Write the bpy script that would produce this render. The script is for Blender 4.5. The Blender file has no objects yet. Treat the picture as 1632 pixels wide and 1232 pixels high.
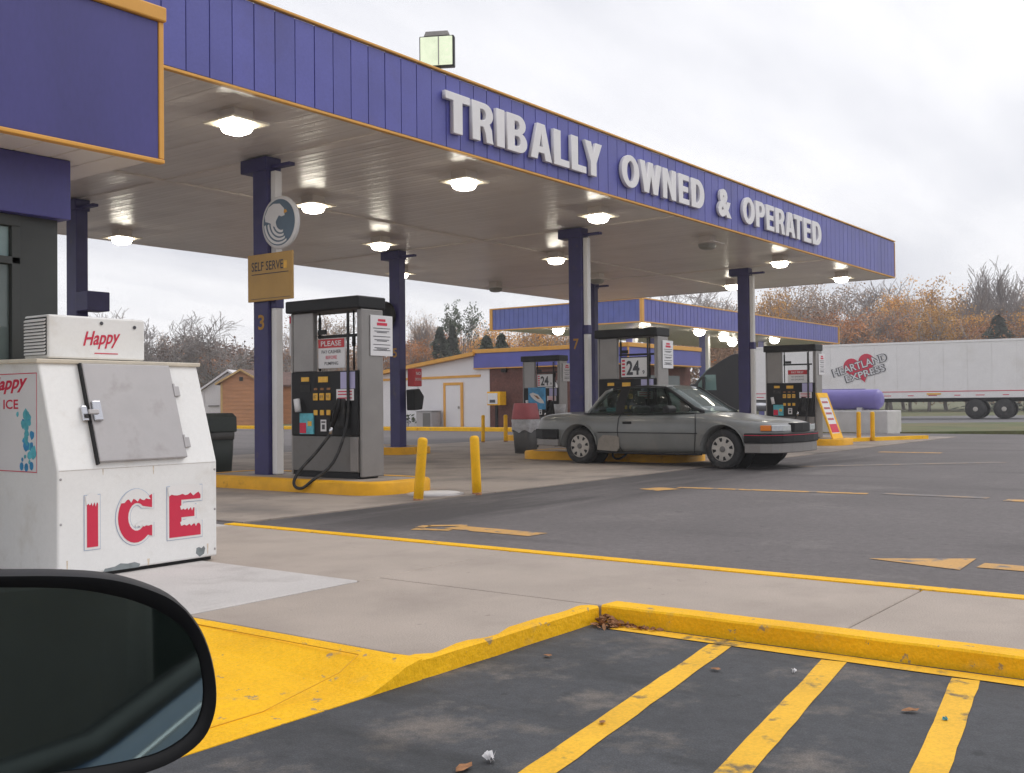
import bpy, bmesh, math, random
from mathutils import Vector, Matrix
random.seed(7)
R = math.radians
SC = bpy.context.scene
COL = SC.collection

# ------------------------------------------------------------------ camera
cam_d = bpy.data.cameras.new('camera'); cam = bpy.data.objects.new('camera', cam_d); COL.objects.link(cam)
cam_d.sensor_width = 36.0; cam_d.lens = 1691.54 / 1632 * 36.0
cam_d.clip_start = 0.05; cam_d.clip_end = 3000
YAW, PIT, ROL = R(36.66745), R(0.90714), R(-0.57569)
def cam_axes():
    f = Vector((math.cos(YAW) * math.cos(PIT), math.sin(YAW) * math.cos(PIT), math.sin(PIT)))
    r = Vector((math.sin(YAW), -math.cos(YAW), 0)); u = r.cross(f)
    return r * math.cos(ROL) + u * math.sin(ROL), -r * math.sin(ROL) + u * math.cos(ROL), f
_r, _u, _f = cam_axes()
EYE = Vector((0, 0, 1.05))
cam.matrix_world = Matrix(((_r.x, _u.x, -_f.x, EYE.x), (_r.y, _u.y, -_f.y, EYE.y), (_r.z, _u.z, -_f.z, EYE.z), (0, 0, 0, 1)))
SC.camera = cam

# ------------------------------------------------------------------ sky, sun, exposure
SUN_EL, SUN_AZ = R(50), R(-35)          # direction the sun stands in, azimuth measured from +X towards +Y
W = bpy.data.worlds.new('World'); SC.world = W; W.use_nodes = True
nt = W.node_tree; nt.nodes.clear()
def wn(t, **k):
    n = nt.nodes.new(t)
    for a, b in k.items(): setattr(n, a, b)
    return n
out = wn('ShaderNodeOutputWorld'); bg = wn('ShaderNodeBackground'); bg.inputs['Strength'].default_value = 0.1
sky = wn('ShaderNodeTexSky', sky_type='NISHITA', sun_disc=False)
sky.sun_elevation = SUN_EL; sky.sun_rotation = R(90) - SUN_AZ
tc = wn('ShaderNodeTexCoord'); sep = wn('ShaderNodeSeparateXYZ')
nt.links.new(tc.outputs['Generated'], sep.inputs[0])
zz = wn('ShaderNodeMath', operation='MAXIMUM'); zz.inputs[1].default_value = 0.0
nt.links.new(sep.outputs['Z'], zz.inputs[0])
za = wn('ShaderNodeMath', operation='ADD'); za.inputs[1].default_value = 0.16
nt.links.new(zz.outputs[0], za.inputs[0])
dx = wn('ShaderNodeMath', operation='DIVIDE'); dy = wn('ShaderNodeMath', operation='DIVIDE')
nt.links.new(sep.outputs['X'], dx.inputs[0]); nt.links.new(za.outputs[0], dx.inputs[1])
nt.links.new(sep.outputs['Y'], dy.inputs[0]); nt.links.new(za.outputs[0], dy.inputs[1])
cmb = wn('ShaderNodeCombineXYZ'); nt.links.new(dx.outputs[0], cmb.inputs[0]); nt.links.new(dy.outputs[0], cmb.inputs[1])
mp = wn('ShaderNodeMapping'); mp.inputs['Rotation'].default_value = (0, 0, R(20)); mp.inputs['Scale'].default_value = (0.55, 1.5, 1)
mp.inputs['Location'].default_value = (3.1, 0.4, 0)
nt.links.new(cmb.outputs[0], mp.inputs[0])
nz = wn('ShaderNodeTexNoise'); nz.inputs['Scale'].default_value = 0.9; nz.inputs['Detail'].default_value = 6; nz.inputs['Roughness'].default_value = 0.5
nt.links.new(mp.outputs[0], nz.inputs['Vector'])
cr = wn('ShaderNodeValToRGB')
cr.color_ramp.elements[0].position = 0.34; cr.color_ramp.elements[0].color = (6.9, 7.0, 7.6, 1)
cr.color_ramp.elements[1].position = 0.58; cr.color_ramp.elements[1].color = (9.9, 9.85, 10.1, 1)
nt.links.new(nz.outputs['Fac'], cr.inputs[0])
mx = wn('ShaderNodeMix', data_type='RGBA'); mx.inputs['Factor'].default_value = 0.94
nt.links.new(sky.outputs[0], mx.inputs['A']); nt.links.new(cr.outputs[0], mx.inputs['B'])
nt.links.new(mx.outputs['Result'], bg.inputs['Color']); nt.links.new(bg.outputs[0], out.inputs[0])

sun_d = bpy.data.lights.new('sun', 'SUN'); sun_d.energy = 0.9; sun_d.angle = R(30); sun_d.color = (1, 0.96, 0.91)
sun = bpy.data.objects.new('sun', sun_d); COL.objects.link(sun)
sd = Vector((math.cos(SUN_EL) * math.cos(SUN_AZ), math.cos(SUN_EL) * math.sin(SUN_AZ), math.sin(SUN_EL)))
sun.rotation_euler = sd.to_track_quat('Z', 'Y').to_euler(); sun.location = (0, 0, 40)

SC.view_settings.view_transform = 'Standard'; SC.view_settings.look = 'None'
SC.view_settings.exposure = 0.18; SC.view_settings.gamma = 1; SC.view_settings.use_curve_mapping = False
SC.cycles.max_bounces = 6; SC.cycles.transparent_max_bounces = 12
SC.cycles.sample_clamp_indirect = 6.0

# ------------------------------------------------------------------ materials
def M(name, col, rough=0.6, metal=0.0, var=0.12, scale=3.0, bump=0.0, bscale=60.0, spec=0.5,
      dirt=None, dscale=2.0, dlo=0.52, dhi=0.7, coat=0.0, emit=None, estr=0.0, rvar=0.0, fine=0.0, fscale=200.0, stretch=None, spots=None, sscale=12, slo=0.66, shi=0.70, oirand=0.0):
    m = bpy.data.materials.new(name); m.use_nodes = True
    n = m.node_tree; b = n.nodes['Principled BSDF']; L = n.links.new
    b.inputs['Roughness'].default_value = rough; b.inputs['Metallic'].default_value = metal
    b.inputs['Specular IOR Level'].default_value = spec; b.inputs['Coat Weight'].default_value = coat
    geo = n.nodes.new('ShaderNodeNewGeometry'); vec = geo.outputs['Position']
    if stretch:
        mpn = n.nodes.new('ShaderNodeMapping'); mpn.inputs['Scale'].default_value = stretch
        L(vec, mpn.inputs[0]); vec = mpn.outputs[0]
    def noise(s, d=5, r=0.55):
        t = n.nodes.new('ShaderNodeTexNoise'); t.inputs['Scale'].default_value = s; t.inputs['Detail'].default_value = d
        t.inputs['Roughness'].default_value = r; L(vec, t.inputs['Vector']); return t.outputs['Fac']
    def ramp(f, p0, c0, p1, c1):
        t = n.nodes.new('ShaderNodeValToRGB'); e = t.color_ramp.elements
        e[0].position = p0; e[0].color = c0; e[1].position = p1; e[1].color = c1; L(f, t.inputs[0]); return t.outputs[0]
    g = lambda v: (v, v, v, 1)
    base = None
    c4 = (*col, 1)
    if var > 0:
        f = ramp(noise(scale), 0.3, tuple(min(1, c * (1 - var)) for c in col) + (1,), 0.7, tuple(min(1, c * (1 + var)) for c in col) + (1,))
        base = f
    if fine > 0:
        f2 = ramp(noise(fscale, 2, 0.6), 0.3, g(1 - fine), 0.7, g(1 + fine))
        mm = n.nodes.new('ShaderNodeMix'); mm.data_type = 'RGBA'; mm.blend_type = 'MULTIPLY'; mm.inputs['Factor'].default_value = 1
        if base is None: mm.inputs['A'].default_value = c4
        else: L(base, mm.inputs['A'])
        L(f2, mm.inputs['B']); base = mm.outputs['Result']
    if dirt:
        f3 = ramp(noise(dscale, 8, 0.62), dlo, g(0), dhi, g(1))
        mm = n.nodes.new('ShaderNodeMix'); mm.data_type = 'RGBA'
        L(f3, mm.inputs['Factor'])
        if base is None: mm.inputs['A'].default_value = c4
        else: L(base, mm.inputs['A'])
        mm.inputs['B'].default_value = (*dirt, 1); base = mm.outputs['Result']
    if spots:
        f4 = ramp(noise(sscale, 4, 0.7), slo, g(0), shi, g(0.85))
        mm = n.nodes.new('ShaderNodeMix'); mm.data_type = 'RGBA'; L(f4, mm.inputs['Factor'])
        if base is None: mm.inputs['A'].default_value = c4
        else: L(base, mm.inputs['A'])
        mm.inputs['B'].default_value = (*spots, 1); base = mm.outputs['Result']
    if oirand > 0:
        oi = n.nodes.new('ShaderNodeObjectInfo'); mr = n.nodes.new('ShaderNodeMapRange'); mr.inputs['To Min'].default_value = 1 - oirand; mr.inputs['To Max'].default_value = 1 + oirand
        L(oi.outputs['Random'], mr.inputs[0]); hs = n.nodes.new('ShaderNodeHueSaturation'); L(mr.outputs[0], hs.inputs['Value'])
        if base is None: hs.inputs['Color'].default_value = c4
        else: L(base, hs.inputs['Color'])
        base = hs.outputs[0]
    if base is None: b.inputs['Base Color'].default_value = c4
    else: L(base, b.inputs['Base Color'])
    if rvar > 0:
        L(ramp(noise(scale * 2.3), 0.3, g(max(0, rough - rvar)), 0.7, g(min(1, rough + rvar))), b.inputs['Roughness'])
    if bump > 0:
        bp = n.nodes.new('ShaderNodeBump'); bp.inputs['Strength'].default_value = bump; bp.inputs['Distance'].default_value = 0.02
        L(noise(bscale, 3), bp.inputs['Height']); L(bp.outputs[0], b.inputs['Normal'])
    if emit:
        b.inputs['Emission Color'].default_value = (*emit, 1); b.inputs['Emission Strength'].default_value = estr
    return m

PURPLE = (0.102, 0.106, 0.385)
mat = dict(
    purple=M('purple_paint', PURPLE, 0.42, var=0.10, scale=1.3, fine=0.05, fscale=30, oirand=0.07, dirt=(0.09, 0.085, 0.27), dscale=1.4, dlo=0.55, dhi=0.85),
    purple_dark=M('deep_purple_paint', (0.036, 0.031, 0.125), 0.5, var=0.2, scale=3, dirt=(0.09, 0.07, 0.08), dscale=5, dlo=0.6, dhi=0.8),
    purple_store_dim=M('store_purple_dimmed', (0.056, 0.051, 0.225), 0.4, var=0.16, scale=1.1, fine=0.05, fscale=30, stretch=(1, 1, 0.4)),  # canopy purple painted darker, the dimmer light on the store awning
    purple_back=M('dark_seam', (0.05, 0.045, 0.13), 0.7, var=0),
    purple_shaded=M('purple_paint_shaded', (0.10, 0.13, 0.42), 0.45, var=0.12, scale=2),  # far canopy's left face: its side shade is put into the purple
    orange=M('orange_trim', (0.72, 0.36, 0.06), 0.5, var=0.08),
    yellow=M('yellow_paint', (0.88, 0.47, 0.008), 0.5, spec=0.3, var=0.10, scale=4, dirt=(0.34, 0.17, 0.02), dscale=6, dlo=0.63, dhi=0.85, bump=0.15, bscale=40, fine=0.06, fscale=60),
    kerb=M('kerb_paint', (0.95, 0.505, 0.008), 0.65, spec=0.25, var=0.10, scale=2.2, dirt=(0.55, 0.36, 0.12), dscale=5, dlo=0.60, dhi=0.85, bump=0.4, bscale=25, fine=0.09, fscale=90, spots=(0.34, 0.26, 0.16), sscale=10, slo=0.635, shi=0.665),
    island_y=M('island_paint', (0.72, 0.36, 0.012), 0.6, spec=0.3, var=0.15, scale=4, dirt=(0.2, 0.1, 0.02), dscale=5, dlo=0.6, dhi=0.85),
    white=M('white_paint', (0.78, 0.77, 0.76), 0.45, var=0.04, scale=2),
    letter=M('letter_white', (0.80, 0.78, 0.78), 0.4, var=0.03),
    soffit=M('soffit_white', (0.76, 0.70, 0.65), 0.30, var=0.05, scale=0.8, spec=0.42, dirt=(0.65, 0.58, 0.53), oirand=0.03, dscale=1.1, dlo=0.5, dhi=0.8),
    soffit2=M('soffit_beam', (0.76, 0.69, 0.64), 0.4, var=0.05),
    metal=M('stainless', (0.27, 0.255, 0.245), 0.38, 0.5, var=0.08, scale=3, fine=0.05, fscale=80),
    grey=M('grey_paint', (0.145, 0.14, 0.135), 0.5, var=0.08, scale=4, dirt=(0.12, 0.11, 0.1), dscale=4),
    black=M('black_plastic', (0.010, 0.010, 0.011), 0.5, spec=0.3, var=0.2),
    lining=M('cabin_lining', (0.045, 0.055, 0.05), 0.8, var=0.5, scale=4),
    rubber=M('rubber', (0.016, 0.016, 0.017), 0.7, var=0.25, scale=8, dirt=(0.06, 0.055, 0.05), dscale=9),
    red=M('red_paint', (0.50, 0.035, 0.045), 0.5, var=0.08),
    paper=M('paper_white', (0.72, 0.71, 0.72), 0.7, var=0.03),
    ink=M('ink', (0.06, 0.06, 0.07), 0.7, var=0),
    inkred=M('ink_red', (0.60, 0.022, 0.065), 0.6, var=0.05),
    lavender=M('lavender_sheet', (0.42, 0.40, 0.62), 0.6, var=0.05),
    amber=M('amber_button', (0.75, 0.42, 0.04), 0.4, var=0.1, scale=20),
    teal=M('teal_print', (0.10, 0.42, 0.50), 0.5, var=0.3, scale=14),
    steel=M('door_steel', (0.40, 0.385, 0.39), 0.45, 0.25, var=0.06, scale=5, dirt=(0.32, 0.3, 0.3), dscale=5),
    concrete=M('concrete_walk', (0.415, 0.352, 0.302), 0.85, var=0.09, scale=1.5, bump=0.25, bscale=90, dirt=(0.34, 0.285, 0.245), dscale=1.7, dlo=0.5, dhi=0.78, fine=0.16, fscale=140, spots=(0.25, 0.21, 0.185), sscale=9, slo=0.67, shi=0.73),
    concrete_pad=M('concrete_pad', (0.56, 0.53, 0.51), 0.85, var=0.06, scale=1.6, bump=0.2, bscale=80, dirt=(0.45, 0.42, 0.4), dscale=2.2, fine=0.09, fscale=120),
    apron=M('concrete_apron', (0.31, 0.26, 0.22), 0.8, var=0.14, scale=0.7, bump=0.2, bscale=70, dirt=(0.12, 0.105, 0.1), dscale=0.8, dlo=0.46, dhi=0.75, fine=0.1, fscale=90, spots=(0.10, 0.09, 0.085), sscale=4, slo=0.63, shi=0.72),
    rust=M('bare_metal', (0.22, 0.25, 0.26), 0.6, 0.2, var=0.2, scale=20),
    chestw=M('chest_enamel', (0.80, 0.80, 0.79), 0.38, var=0.03, scale=2, dirt=(0.58, 0.54, 0.48), dscale=2.6, dlo=0.56, dhi=0.88, fine=0.02, fscale=40),
    cream=M('cream_edge', (0.72, 0.66, 0.55), 0.5, var=0.08, scale=8),
    asphalt_far=M('asphalt_road', (0.15, 0.145, 0.15), 0.85, var=0.1, scale=0.5),
    grass=M('grass_blades', (0.085, 0.11, 0.035), 0.9, var=0.35, scale=0.6, dirt=(0.17, 0.13, 0.06), dscale=0.35, dlo=0.4, dhi=0.7, fine=0.3, fscale=20),
    brick=M('brick_red', (0.13, 0.055, 0.045), 0.85, var=0.2, scale=3, fine=0.2, fscale=12),
    wood=M('wood_siding', (0.50, 0.235, 0.115), 0.7, var=0.14, scale=1.5, stretch=(1, 1, 5)),
    woodtrim=M('wood_trim', (0.55, 0.36, 0.15), 0.7, var=0.1),
    brownroof=M('brown_shingle', (0.16, 0.10, 0.085), 0.9, var=0.18, scale=3, fine=0.15, fscale=9),
    greybin=M('grey_bin', (0.085, 0.085, 0.085), 0.6, var=0.12),
    greenbin=M('dark_green_bin', (0.035, 0.045, 0.043), 0.6, var=0.15),
    redlid=M('faded_red_lid', (0.42, 0.10, 0.115), 0.55, var=0.1, scale=7),
    bag=M('bin_liner', (0.45, 0.45, 0.47), 0.35, var=0.2, scale=14, bump=0.8, bscale=25),
    tank=M('tank_purple', (0.20, 0.17, 0.46), 0.4, var=0.06),
    truck=M('tractor_black', (0.008, 0.008, 0.009), 0.45, spec=0.2, var=0.1),
    trailer=M('trailer_white', (0.80, 0.78, 0.77), 0.4, var=0.03, dirt=(0.72, 0.69, 0.66), dscale=0.6, oirand=0.03),
    rim=M('alloy', (0.46, 0.43, 0.39), 0.5, 0.15, var=0.15, scale=15),
    chrome=M('chrome', (0.6, 0.6, 0.62), 0.12, 1.0, var=0.0),
    carpaint=M('faded_grey_paint', (0.158, 0.164, 0.160), 0.28, var=0.12, scale=2.0, dirt=(0.205, 0.195, 0.178), dscale=2.4, dlo=0.5, dhi=0.8, coat=0.25),
    carpatch=M('primer_patch', (0.24, 0.215, 0.185), 0.7, var=0.15, scale=9),
    turnsig=M('amber_lens', (0.72, 0.20, 0.02), 0.2, var=0.05),
    headl=M('headlamp_lens', (0.62, 0.64, 0.66), 0.08, 0.3, var=0.1, scale=30),
    seat=M('seat_cloth', (0.10, 0.095, 0.09), 0.9, var=0.1),
    navy=M('navy_car_paint', (0.012, 0.034, 0.085), 0.3, var=0.08, coat=0.6),
    storedark=M('store_frame', (0.035, 0.038, 0.036), 0.5, var=0.15),
    bark=M('bark_grey', (0.17, 0.145, 0.13), 0.95, var=0.25, scale=2),
    leaf_dead=M('dead_leaf', (0.30, 0.14, 0.06), 0.8, var=0.4, scale=40),
    conc_white=M('white_block', (0.58, 0.56, 0.55), 0.8, var=0.08),
    sidewhite=M('wall_white', (0.74, 0.72, 0.73), 0.7, var=0.04, scale=1),
    poster_blue=M('poster_blue', (0.05, 0.27, 0.52), 0.4, var=0.35, scale=5),
)
def emis(name, col, s):
    return M(name, (0.9, 0.88, 0.82), 0.4, var=0, emit=col, estr=s)
mat['lamp'] = emis('lamp_lens_lit', (1.0, 0.93, 0.78), 22.0)
mat['lamp_plate'] = M('lamp_plate', (0.92, 0.84, 0.68), 0.4, var=0.03)  # plates of lit lamps only: lens glow painted in as bright cream
mat['lamp_off'] = M('lamp_lens_unlit', (0.30, 0.29, 0.26), 0.3, var=0.03)
mat['flood'] = M('flood_lens', (0.40, 0.43, 0.34), 0.3, var=.25, scale=5, emit=(0.90, 1.0, 0.70), estr=0.55)
mat['lamp_box'] = M('lamp_box', (0.20, 0.175, 0.155), 0.45, var=.05)

def glassmat(name, tint, alpha, rough=0.03, body=(0.01, 0.012, 0.012)):
    m = bpy.data.materials.new(name); m.use_nodes = True; n = m.node_tree; L = n.links.new
    o = n.nodes['Material Output']; b = n.nodes['Principled BSDF']
    b.inputs['Base Color'].default_value = (*body, 1); b.inputs['Roughness'].default_value = rough; b.inputs['Specular IOR Level'].default_value = 0.7
    t = n.nodes.new('ShaderNodeBsdfTransparent'); t.inputs[0].default_value = (*tint, 1)
    no = n.nodes.new('ShaderNodeTexNoise'); no.inputs['Scale'].default_value = 3.0
    mr = n.nodes.new('ShaderNodeMapRange'); mr.inputs['To Min'].default_value = max(0, alpha - 0.06); mr.inputs['To Max'].default_value = min(1, alpha + 0.06)
    L(no.outputs['Fac'], mr.inputs[0])
    mixs = n.nodes.new('ShaderNodeMixShader'); L(mr.outputs[0], mixs.inputs[0]); L(b.outputs[0], mixs.inputs[1]); L(t.outputs[0], mixs.inputs[2]); L(mixs.outputs[0], o.inputs[0])
    return m
mat['carglass'] = glassmat('car_glass', (0.85, 0.92, 0.88), 0.76)
mat['windscreen'] = glassmat('windscreen_glass', (0.7, 0.8, 0.78), 0.28, 0.04, (0.16, 0.19, 0.19))  # pale body colour stands in for sky reflected in the windscreen
mat['storeglass'] = glassmat('store_glass', (0.4, 0.5, 0.48), 0.2, 0.06, (0.13, 0.165, 0.16))  # body colour lightened to imitate sky reflection in the panes
mat['storeglass_up'] = glassmat('store_glass_upper', (0.4, 0.5, 0.48), 0.1, 0.1, (0.20, 0.29, 0.29))  # upper panes: paler still, a painted reflection of the sky
mat['truckglass'] = glassmat('truck_glass', (0.5, 0.7, 0.65), 0.2, 0.06, (0.15, 0.26, 0.24))
mat['privacy'] = glassmat('dark_window', (0.2, 0.25, 0.24), 0.25, 0.1, (0.012, 0.016, 0.016))
# tinted side mirror
def mirror_mat():
    m = M('mirror_glass', (0.44, 0.56, 0.53), 0.03, 1.0, var=0.1, scale=9)
    return m
mat['mirror'] = mirror_mat()

def asphalt(name, col, dark, light, sc, stain, wornscale, band=None, plo=.56, dl=.55):
    m = bpy.data.materials.new(name); m.use_nodes = True; n = m.node_tree; L = n.links.new; b = n.nodes['Principled BSDF']
    geo = n.nodes.new('ShaderNodeNewGeometry')
    def noise(s, d=6, r=0.6, vec=geo.outputs['Position']):
        t = n.nodes.new('ShaderNodeTexNoise'); t.inputs['Scale'].default_value = s; t.inputs['Detail'].default_value = d; t.inputs['Roughness'].default_value = r
        L(vec, t.inputs['Vector']); return t.outputs['Fac']
    def ramp(f, p0, c0, p1, c1):
        t = n.nodes.new('ShaderNodeValToRGB'); e = t.color_ramp.elements
        e[0].position = p0; e[0].color = (*c0, 1); e[1].position = p1; e[1].color = (*c1, 1); L(f, t.inputs[0]); return t.outputs[0]
    def mixc(fac, a, bb, bt='MIX'):
        t = n.nodes.new('ShaderNodeMix'); t.data_type = 'RGBA'; t.blend_type = bt
        if isinstance(fac, float): t.inputs['Factor'].default_value = fac
        else: L(fac, t.inputs['Factor'])
        for k, v in (('A', a), ('B', bb)):
            if isinstance(v, tuple): t.inputs[k].default_value = (*v, 1)
            else: L(v, t.inputs[k])
        return t.outputs['Result']
    base = ramp(noise(sc), 0.3, tuple(c * 0.85 for c in col), 0.7, tuple(c * 1.15 for c in col))
    # worn pale patches and oil-dark patches
    base = mixc(ramp(noise(wornscale, 8, 0.68), plo, (0, 0, 0), plo + .16, (0.75,) * 3), base, light)
    mpn = n.nodes.new('ShaderNodeMapping'); mpn.inputs['Rotation'].default_value = (0, 0, R(8)); mpn.inputs['Scale'].default_value = (2.2, 0.5, 1); L(geo.outputs['Position'], mpn.inputs[0])
    base = mixc(ramp(noise(stain, 6, 0.6, mpn.outputs[0]), dl, (0, 0, 0), dl + .19, (0.7,) * 3), base, dark)
    if band:          # oil and rubber ground in where cars pull up to the pumps
        sepn = n.nodes.new('ShaderNodeSeparateXYZ'); L(geo.outputs['Position'], sepn.inputs[0])
        def mrange(o, a, b):
            q = n.nodes.new('ShaderNodeMapRange'); q.interpolation_type = 'SMOOTHSTEP'; q.inputs['From Min'].default_value = a; q.inputs['From Max'].default_value = b; L(sepn.outputs[o], q.inputs[0]); return q.outputs[0]
        def mul(a, b_):
            q = n.nodes.new('ShaderNodeMath'); q.operation = 'MULTIPLY'; L(a, q.inputs[0]); L(b_, q.inputs[1]); return q.outputs[0]
        x0, x1, y0, y1 = band
        mp2 = n.nodes.new('ShaderNodeMapping'); mp2.inputs['Scale'].default_value = (0.35, 2.4, 1); L(geo.outputs['Position'], mp2.inputs[0])
        streak = ramp(noise(0.9, 6, 0.62, mp2.outputs[0]), 0.30, (0, 0, 0), 0.56, (0.92,) * 3)
        fm = mul(mul(mrange('X', x0 - 1, x0 + .8), mrange('X', x1 + 3, x1 - 3)), mul(mrange('Y', y0 - .5, y0 + .5), mrange('Y', y1 + .3, y1 - .2)))
        base = mixc(mul(fm, streak), base, tuple(c * .72 for c in dark))
    grain = n.nodes.new('ShaderNodeTexVoronoi'); grain.inputs['Scale'].default_value = 150; L(geo.outputs['Position'], grain.inputs['Vector'])
    gr = ramp(grain.outputs['Distance'], 0.05, (1.28,) * 3, 0.6, (0.84,) * 3)
    base = mixc(1.0, base, gr, 'MULTIPLY')
    base = mixc(1.0, base, ramp(noise(16, 6, 0.75), 0.30, (0.80,) * 3, 0.70, (1.20,) * 3), 'MULTIPLY')
    base = mixc(ramp(noise(5.5, 3, 0.5), 0.70, (0, 0, 0), 0.735, (0.6,) * 3), base, dark)
    L(base, b.inputs['Base Color']); b.inputs['Roughness'].default_value = 0.82
    bp = n.nodes.new('ShaderNodeBump'); bp.inputs['Strength'].default_value = 0.12; bp.inputs['Distance'].default_value = 0.01
    L(grain.outputs['Distance'], bp.inputs['Height']); L(bp.outputs[0], b.inputs['Normal'])
    return m
mat['lot'] = asphalt('asphalt_lot', (0.146, 0.131, 0.130), (0.070, 0.062, 0.063), (0.225, 0.205, 0.195), 0.35, 0.5, 0.55, band=(6.6, 20, 6.0, 7.9))
mat['stall'] = asphalt('asphalt_stall', (0.068, 0.071, 0.078), (0.024, 0.026, 0.027), (0.215, 0.185, 0.16), 0.8, 1.3, 2.6, band=None, plo=.53, dl=.50)

def marking(name, col, under, lo, hi, s=5):
    m = M(name, col, 0.65, var=0.1, scale=3, dirt=under, dscale=s, dlo=lo, dhi=hi, fine=0.1, fscale=80)
    return m
mat['mark_new'] = marking('stall_paint', (0.85, 0.47, 0.015), (0.16, 0.12, 0.06), 0.565, 0.66, 7)
mat['mark_old'] = marking('worn_paint', (0.58, 0.32, 0.09), (0.18, 0.162, 0.15), 0.52, 0.62, 6)
mat['mark_faint'] = marking('faint_paint', (0.30, 0.205, 0.13), (0.18, 0.162, 0.156), 0.40, 0.52, 4)

def leafmat(name, c, var=0.35):
    m = bpy.data.materials.new(name); m.use_nodes = True; n = m.node_tree; L = n.links.new; b = n.nodes['Principled BSDF']
    geo = n.nodes.new('ShaderNodeNewGeometry'); oi = n.nodes.new('ShaderNodeObjectInfo')
    t = n.nodes.new('ShaderNodeTexNoise'); t.inputs['Scale'].default_value = 0.8; t.inputs['Detail'].default_value = 4; L(geo.outputs['Position'], t.inputs['Vector'])
    r = n.nodes.new('ShaderNodeValToRGB'); e = r.color_ramp.elements
    e[0].position = 0.32; e[0].color = (*[x * (1 - var) for x in c], 1); e[1].position = 0.68; e[1].color = (*[x * (1 + var) for x in c], 1); L(t.outputs['Fac'], r.inputs[0])
    h = n.nodes.new('ShaderNodeHueSaturation'); L(r.outputs[0], h.inputs['Color'])
    mr = n.nodes.new('ShaderNodeMapRange'); mr.inputs['To Min'].default_value = 0.75; mr.inputs['To Max'].default_value = 1.25; L(oi.outputs['Random'], mr.inputs[0]); L(mr.outputs[0], h.inputs['Value'])
    L(h.outputs[0], b.inputs['Base Color']); b.inputs['Roughness'].default_value = 0.85
    return m
mat['leaf_orange'] = leafmat('leaves_orange', (0.66, 0.36, 0.085))
mat['leaf_tan'] = leafmat('leaves_tan', (0.50, 0.34, 0.22))
mat['leaf_rust'] = leafmat('leaves_rust', (0.48, 0.22, 0.09))
mat['leaf_green'] = leafmat('needles_green', (0.075, 0.10, 0.055))
mat['leaf_brown'] = leafmat('brush_brown', (0.30, 0.20, 0.155))
mat['twig'] = leafmat('twigs_grey', (0.36, 0.32, 0.31), 0.15)

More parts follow.
